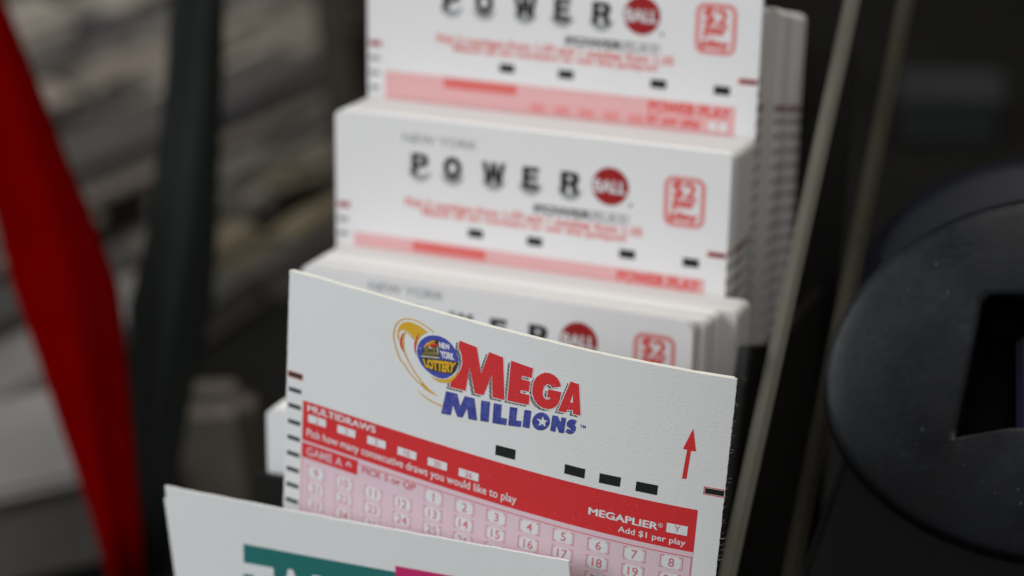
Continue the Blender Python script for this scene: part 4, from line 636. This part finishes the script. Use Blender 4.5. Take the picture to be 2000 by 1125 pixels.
# ------------------------------------------------------------------ straps hanging at the left
def strap(name, label, rows, d, mat, thick=6.0, fold=0.25):
    """rows: (y, left x, right x) down its length; a folded cloth band of real thickness"""
    base = at((rows[-1][1] + rows[-1][2]) / 2, rows[-1][0], d)
    t = thing(name, label, 'strap', Matrix.Translation(base)); bm = bmesh.new(); rings = []
    nx = 12
    for (y, xl, xr) in rows:
        xl -= 10; xr += 10
        fr = []; bk = []
        for i in range(nx + 1):
            a = i / nx; x = xl + (xr - xl) * a
            bul = math.sin(math.pi * a) * thick * MM * 0.7 + math.sin(a * 9 + y * 0.004) * thick * fold * MM
            fr.append(bm.verts.new(at(x, y, d) + CR @ Vector((0, 0, bul)) - base))
            bk.append(bm.verts.new(at(x, y, d) + CR @ Vector((0, 0, bul - thick * MM)) - base))
        rings.append(fr + bk[::-1])
    m = len(rings[0])
    for A, B in zip(rings, rings[1:]):
        for k in range(m): bm.faces.new((A[k], A[(k + 1) % m], B[(k + 1) % m], B[k]))
    bm.faces.new(rings[0]); bm.faces.new(rings[-1][::-1]); bmesh.ops.recalc_face_normals(bm, faces=bm.faces)
    from_bm('cloth_band', bm, mat, t, smooth=True); return t
M['redcloth'] = plain('dark_red_cloth', (0.128, 0.0002, 0.0004), 0.9, 0.08, 60, 0.2, 700, spec=0.0)
M['greencloth'] = plain('dark_green_cloth', (0.0145, 0.0175, 0.0160), 0.85, 0.12, 60, 0.2, 700, spec=0.1)
strap('red_strap', 'dark red strap tapering down at the left edge', [(-260, -260, -120), (0, -150, -8), (150, -80, 52), (300, -28, 108), (450, 10, 172), (560, 36, 212), (700, 84, 230), (850, 132, 244), (1000, 182, 258), (1150, 222, 274)], 0.525, M['redcloth'])
strap('dark_strap', 'dark green black strap hanging beside the red strap', [(-260, 352, 432), (0, 342, 424), (150, 334, 420), (300, 318, 414), (450, 300, 408), (600, 262, 398), (720, 262, 368), (850, 268, 345), (944, 273, 330), (1130, 280, 316)], 0.54, M['greencloth'])
# ------------------------------------------------------------------ newspapers and boxes behind
NEWS = 'folded newspapers laid out behind the rack'
def news_mat(name, col):
    m, nt, b = new_mat(name); co = coords(nt)
    wv = N(nt, 'ShaderNodeTexWave', wave_type='BANDS', bands_direction='Y'); wv.inputs['Scale'].default_value = 60; wv.inputs['Distortion'].default_value = 2
    nt.links.new(co, wv.inputs['Vector'])
    n = noise(nt, co, 25, 4)
    c = mix(nt, math_n(nt, 'MULTIPLY', wv.outputs['Fac'], 0.2), col, tuple(x * 0.5 for x in col))
    c = mix(nt, ramp(nt, n, [(0.45, (0, 0, 0)), (0.6, (0.35, 0.35, 0.35))]), c, tuple(x * 0.45 for x in col))
    nt.links.new(c, b.inputs['Base Color']); b.inputs['Roughness'].default_value = 0.85; return m
def newspaper(label, xy, z, L, Wd, H, ang, col):
    p = Vector(xy); mt = Matrix.Translation(p) @ Matrix.Rotation(math.radians(ang), 4, 'Z')
    t = thing('newspaper', label, 'newspaper', mt, NEWS); mat = news_mat('newsprint', col)
    k = 3
    for i in range(k):
        bm = bmesh.new(); h = H / k; j = random.gauss(0, 0.003)
        vs = box_bm(bm, (-L / 2, 0 + j, i * h + 0.0003), (L / 2, Wd + j * 2, (i + 1) * h)); bmesh.ops.bevel(bm, geom=bm.edges[:], offset=h * 0.32, segments=3, affect='EDGES')
        from_bm('folded_section', bm, mat, t, smooth=False)
ANG = 73
LEFT = [(-40, None, ''), (45, (0.36, 0.335, 0.31), 'pale grey, uppermost'), (100, (0.03, 0.028, 0.036), 'navy'), (148, (0.10, 0.092, 0.09), 'charcoal'), (215, (0.30, 0.262, 0.235), 'warm pale'), (262, (0.03, 0.03, 0.034), 'black'),
        (302, (0.38, 0.345, 0.32), 'mid grey'), (425, (0.04, 0.037, 0.035), 'broad black'), (468, (0.15, 0.13, 0.115), 'brown grey'), (570, (0.012, 0.011, 0.010), 'lowest black')]
RIGHT = [(-10, None, ''), (60, (0.12, 0.115, 0.11), 'dim grey, uppermost'), (130, (0.27, 0.242, 0.22), 'taupe'), (185, (0.19, 0.17, 0.155), 'soft brown'), (235, (0.014, 0.014, 0.026), 'dark navy'), (300, (0.16, 0.165, 0.15), 'green grey'),
         (342, (0.07, 0.065, 0.06), 'sooty'), (390, (0.20, 0.175, 0.15), 'brown'), (448, (0.05, 0.047, 0.038), 'near black'), (505, (0.17, 0.14, 0.075), 'olive tan'), (585, (0.010, 0.009, 0.008), 'pitch black')]
ex = Vector((math.cos(math.radians(ANG)), math.sin(math.radians(ANG)), 0)); ey = Vector((-ex.y, ex.x, 0))
for rows, cx, L, sd in ((LEFT, 190, 0.27, 'left of'), (RIGHT, 525, 0.115, 'right of')):
    for i in range(len(rows) - 1, 0, -1):
        y, col, ds = rows[i]
        gap = abs((at_z(cx, rows[i - 1][0], 0.0) - at_z(cx, y, 0.0)).dot(ey))
        for off, word in ((-0.26, 'near end'), (0.25, 'far end')):
            k_ = random.uniform(0.55, 1.2)
            p_ = at_z(cx, y, 0.0) + ex * (L * off) + ey * random.uniform(-0.010, 0.006)
            newspaper('%s newspaper %s the dark strap, %s of its row' % (ds, sd, word), p_, 0.0, L * random.uniform(0.46, 0.52), max(gap - 0.004, 0.010) * random.uniform(0.8, 1.0), 0.011 + random.uniform(-0.005, 0.005), ANG + random.uniform(-9, 9),
                      (col[0] * 0.92 * k_ + 0.030, col[1] * 0.86 * k_ + 0.027, col[2] * 0.78 * k_ + 0.024))

newspaper('soft grey loose newspaper at the left edge below the broad black one', at_z(40, 790, 0.0), 0.0, 0.16, 0.085, 0.006, ANG, (0.16, 0.145, 0.135))
def stand(name, label, cat, x, y, z=0.0, ang=20):
    p = at_z(x, y, z); return thing(name, label, cat, Matrix.Translation(p) @ Matrix.Rotation(math.radians(ang), 4, 'Z'))
def lathe(name, prof, mat, parent, n=32):
    bm = bmesh.new(); R = []
    for r, z in prof: R.append([bm.verts.new((r * math.cos(2 * math.pi * i / n), r * math.sin(2 * math.pi * i / n), z)) for i in range(n)])
    for a, b in zip(R, R[1:]):
        for i in range(n): bm.faces.new((a[i], a[(i + 1) % n], b[(i + 1) % n], b[i]))
    bm.faces.new(R[0][::-1]); bm.faces.new(R[-1]); return from_bm(name, bm, mat, parent, smooth=True)
M['taupe'] = plain('taupe_card', (0.125, 0.106, 0.087), 0.8, 0.2, 30, 0.1, spec=0.1)
t = stand('cardboard_box', 'grey brown cardboard box standing between the dark strap and the slips', 'box', 436, 1035, 0.0, 20)
bm = bmesh.new(); box_bm(bm, (-0.0135, 0, 0.0005), (0.0135, 0.016, 0.046)); bmesh.ops.bevel(bm, geom=bm.edges[:], offset=0.005, segments=5, affect='EDGES'); from_bm('box_body', bm, M['taupe'], t)
bm = bmesh.new(); box_bm(bm, (-0.008, 0.0052, 0.0461), (0.008, 0.0078, 0.0466)); from_bm('box_flap', bm, M['taupe'], t)
bm = bmesh.new(); box_bm(bm, (-0.008, 0.0083, 0.0461), (0.008, 0.0108, 0.0466)); from_bm('box_flap', bm, M['taupe'], t)
M['tan'] = plain('tan_kraft_paper', (0.075, 0.062, 0.04), 0.8, 0.3, 60, 0.2)
t = stand('paper_parcel', 'small tan paper parcel behind the left edge of the stacks', 'parcel', 628, 420, 0.0, 50)
bm = bmesh.new(); box_bm(bm, (-0.022, -0.008, 0.0145), (0.022, 0.012, 0.024)); bmesh.ops.bevel(bm, geom=bm.edges[:], offset=0.004, segments=3, affect='EDGES'); from_bm('wrapping', bm, M['tan'], t)
bm = bmesh.new(); box_bm(bm, (-0.005, -0.0086, 0.0130), (0.005, 0.0126, 0.0244)); bmesh.ops.bevel(bm, geom=bm.edges[:], offset=0.003, segments=2, affect='EDGES'); from_bm('band', bm, M['taupe'], t)
M['greypaper'] = plain('grey_box_card', (0.21, 0.195, 0.185), 0.7, 0.15, 30, 0.1)
t = stand('storage_box', 'light grey cardboard box at the bottom left behind the red strap', 'box', 0, 1160, 0.0, 40)
bm = bmesh.new(); box_bm(bm, (-0.06, 0.0, 0.0005), (0.035, 0.05, 0.030)); bmesh.ops.bevel(bm, geom=bm.edges[:], offset=0.003, segments=3, affect='EDGES'); from_bm('box_body', bm, M['greypaper'], t)
bm = bmesh.new(); box_bm(bm, (-0.062, -0.002, 0.0302), (0.037, 0.052, 0.035)); bmesh.ops.bevel(bm, geom=bm.edges[:], offset=0.002, segments=3, affect='EDGES'); from_bm('box_lid', bm, M['greypaper'], t)
M['post'] = plain('taupe_wood', (0.055, 0.045, 0.033), 0.6, 0.25, 50, 0.1)
t = stand('wooden_post', 'taupe post standing just left of the highest stack', 'post', 686, 330, 0.0, 24)
bm = bmesh.new(); box_bm(bm, (-0.0068, -0.006, 0.004), (0.0068, 0.006, 0.36)); bmesh.ops.bevel(bm, geom=bm.edges[:], offset=0.0015, segments=2, affect='EDGES'); from_bm('shaft', bm, M['post'], t)
bm = bmesh.new(); box_bm(bm, (-0.010, -0.009, 0.0005), (0.010, 0.009, 0.0045)); bmesh.ops.bevel(bm, geom=bm.edges[:], offset=0.001, segments=2, affect='EDGES'); from_bm('foot', bm, M['post'], t)
M['carton'] = plain('grey_green_card', (0.012, 0.014, 0.013), 0.6, 0.2, 40, 0.1)
t = stand('carton', 'dim grey green carton in the dark at the upper right', 'carton', 1850, 290, 0.0, 10)
bm = bmesh.new(); box_bm(bm, (-0.02, 0.0, 0.0005), (0.02, 0.03, 0.020)); bmesh.ops.bevel(bm, geom=bm.edges[:], offset=0.002, segments=3, affect='EDGES'); from_bm('carton_body', bm, M['carton'], t)
bm = bmesh.new(); box_bm(bm, (-0.0205, -0.001, 0.0202), (0.0205, 0.0145, 0.0212)); from_bm('carton_flap', bm, M['carton'], t)
bm = bmesh.new(); box_bm(bm, (-0.0205, 0.0155, 0.0202), (0.0205, 0.031, 0.0212)); from_bm('carton_flap', bm, M['carton'], t)
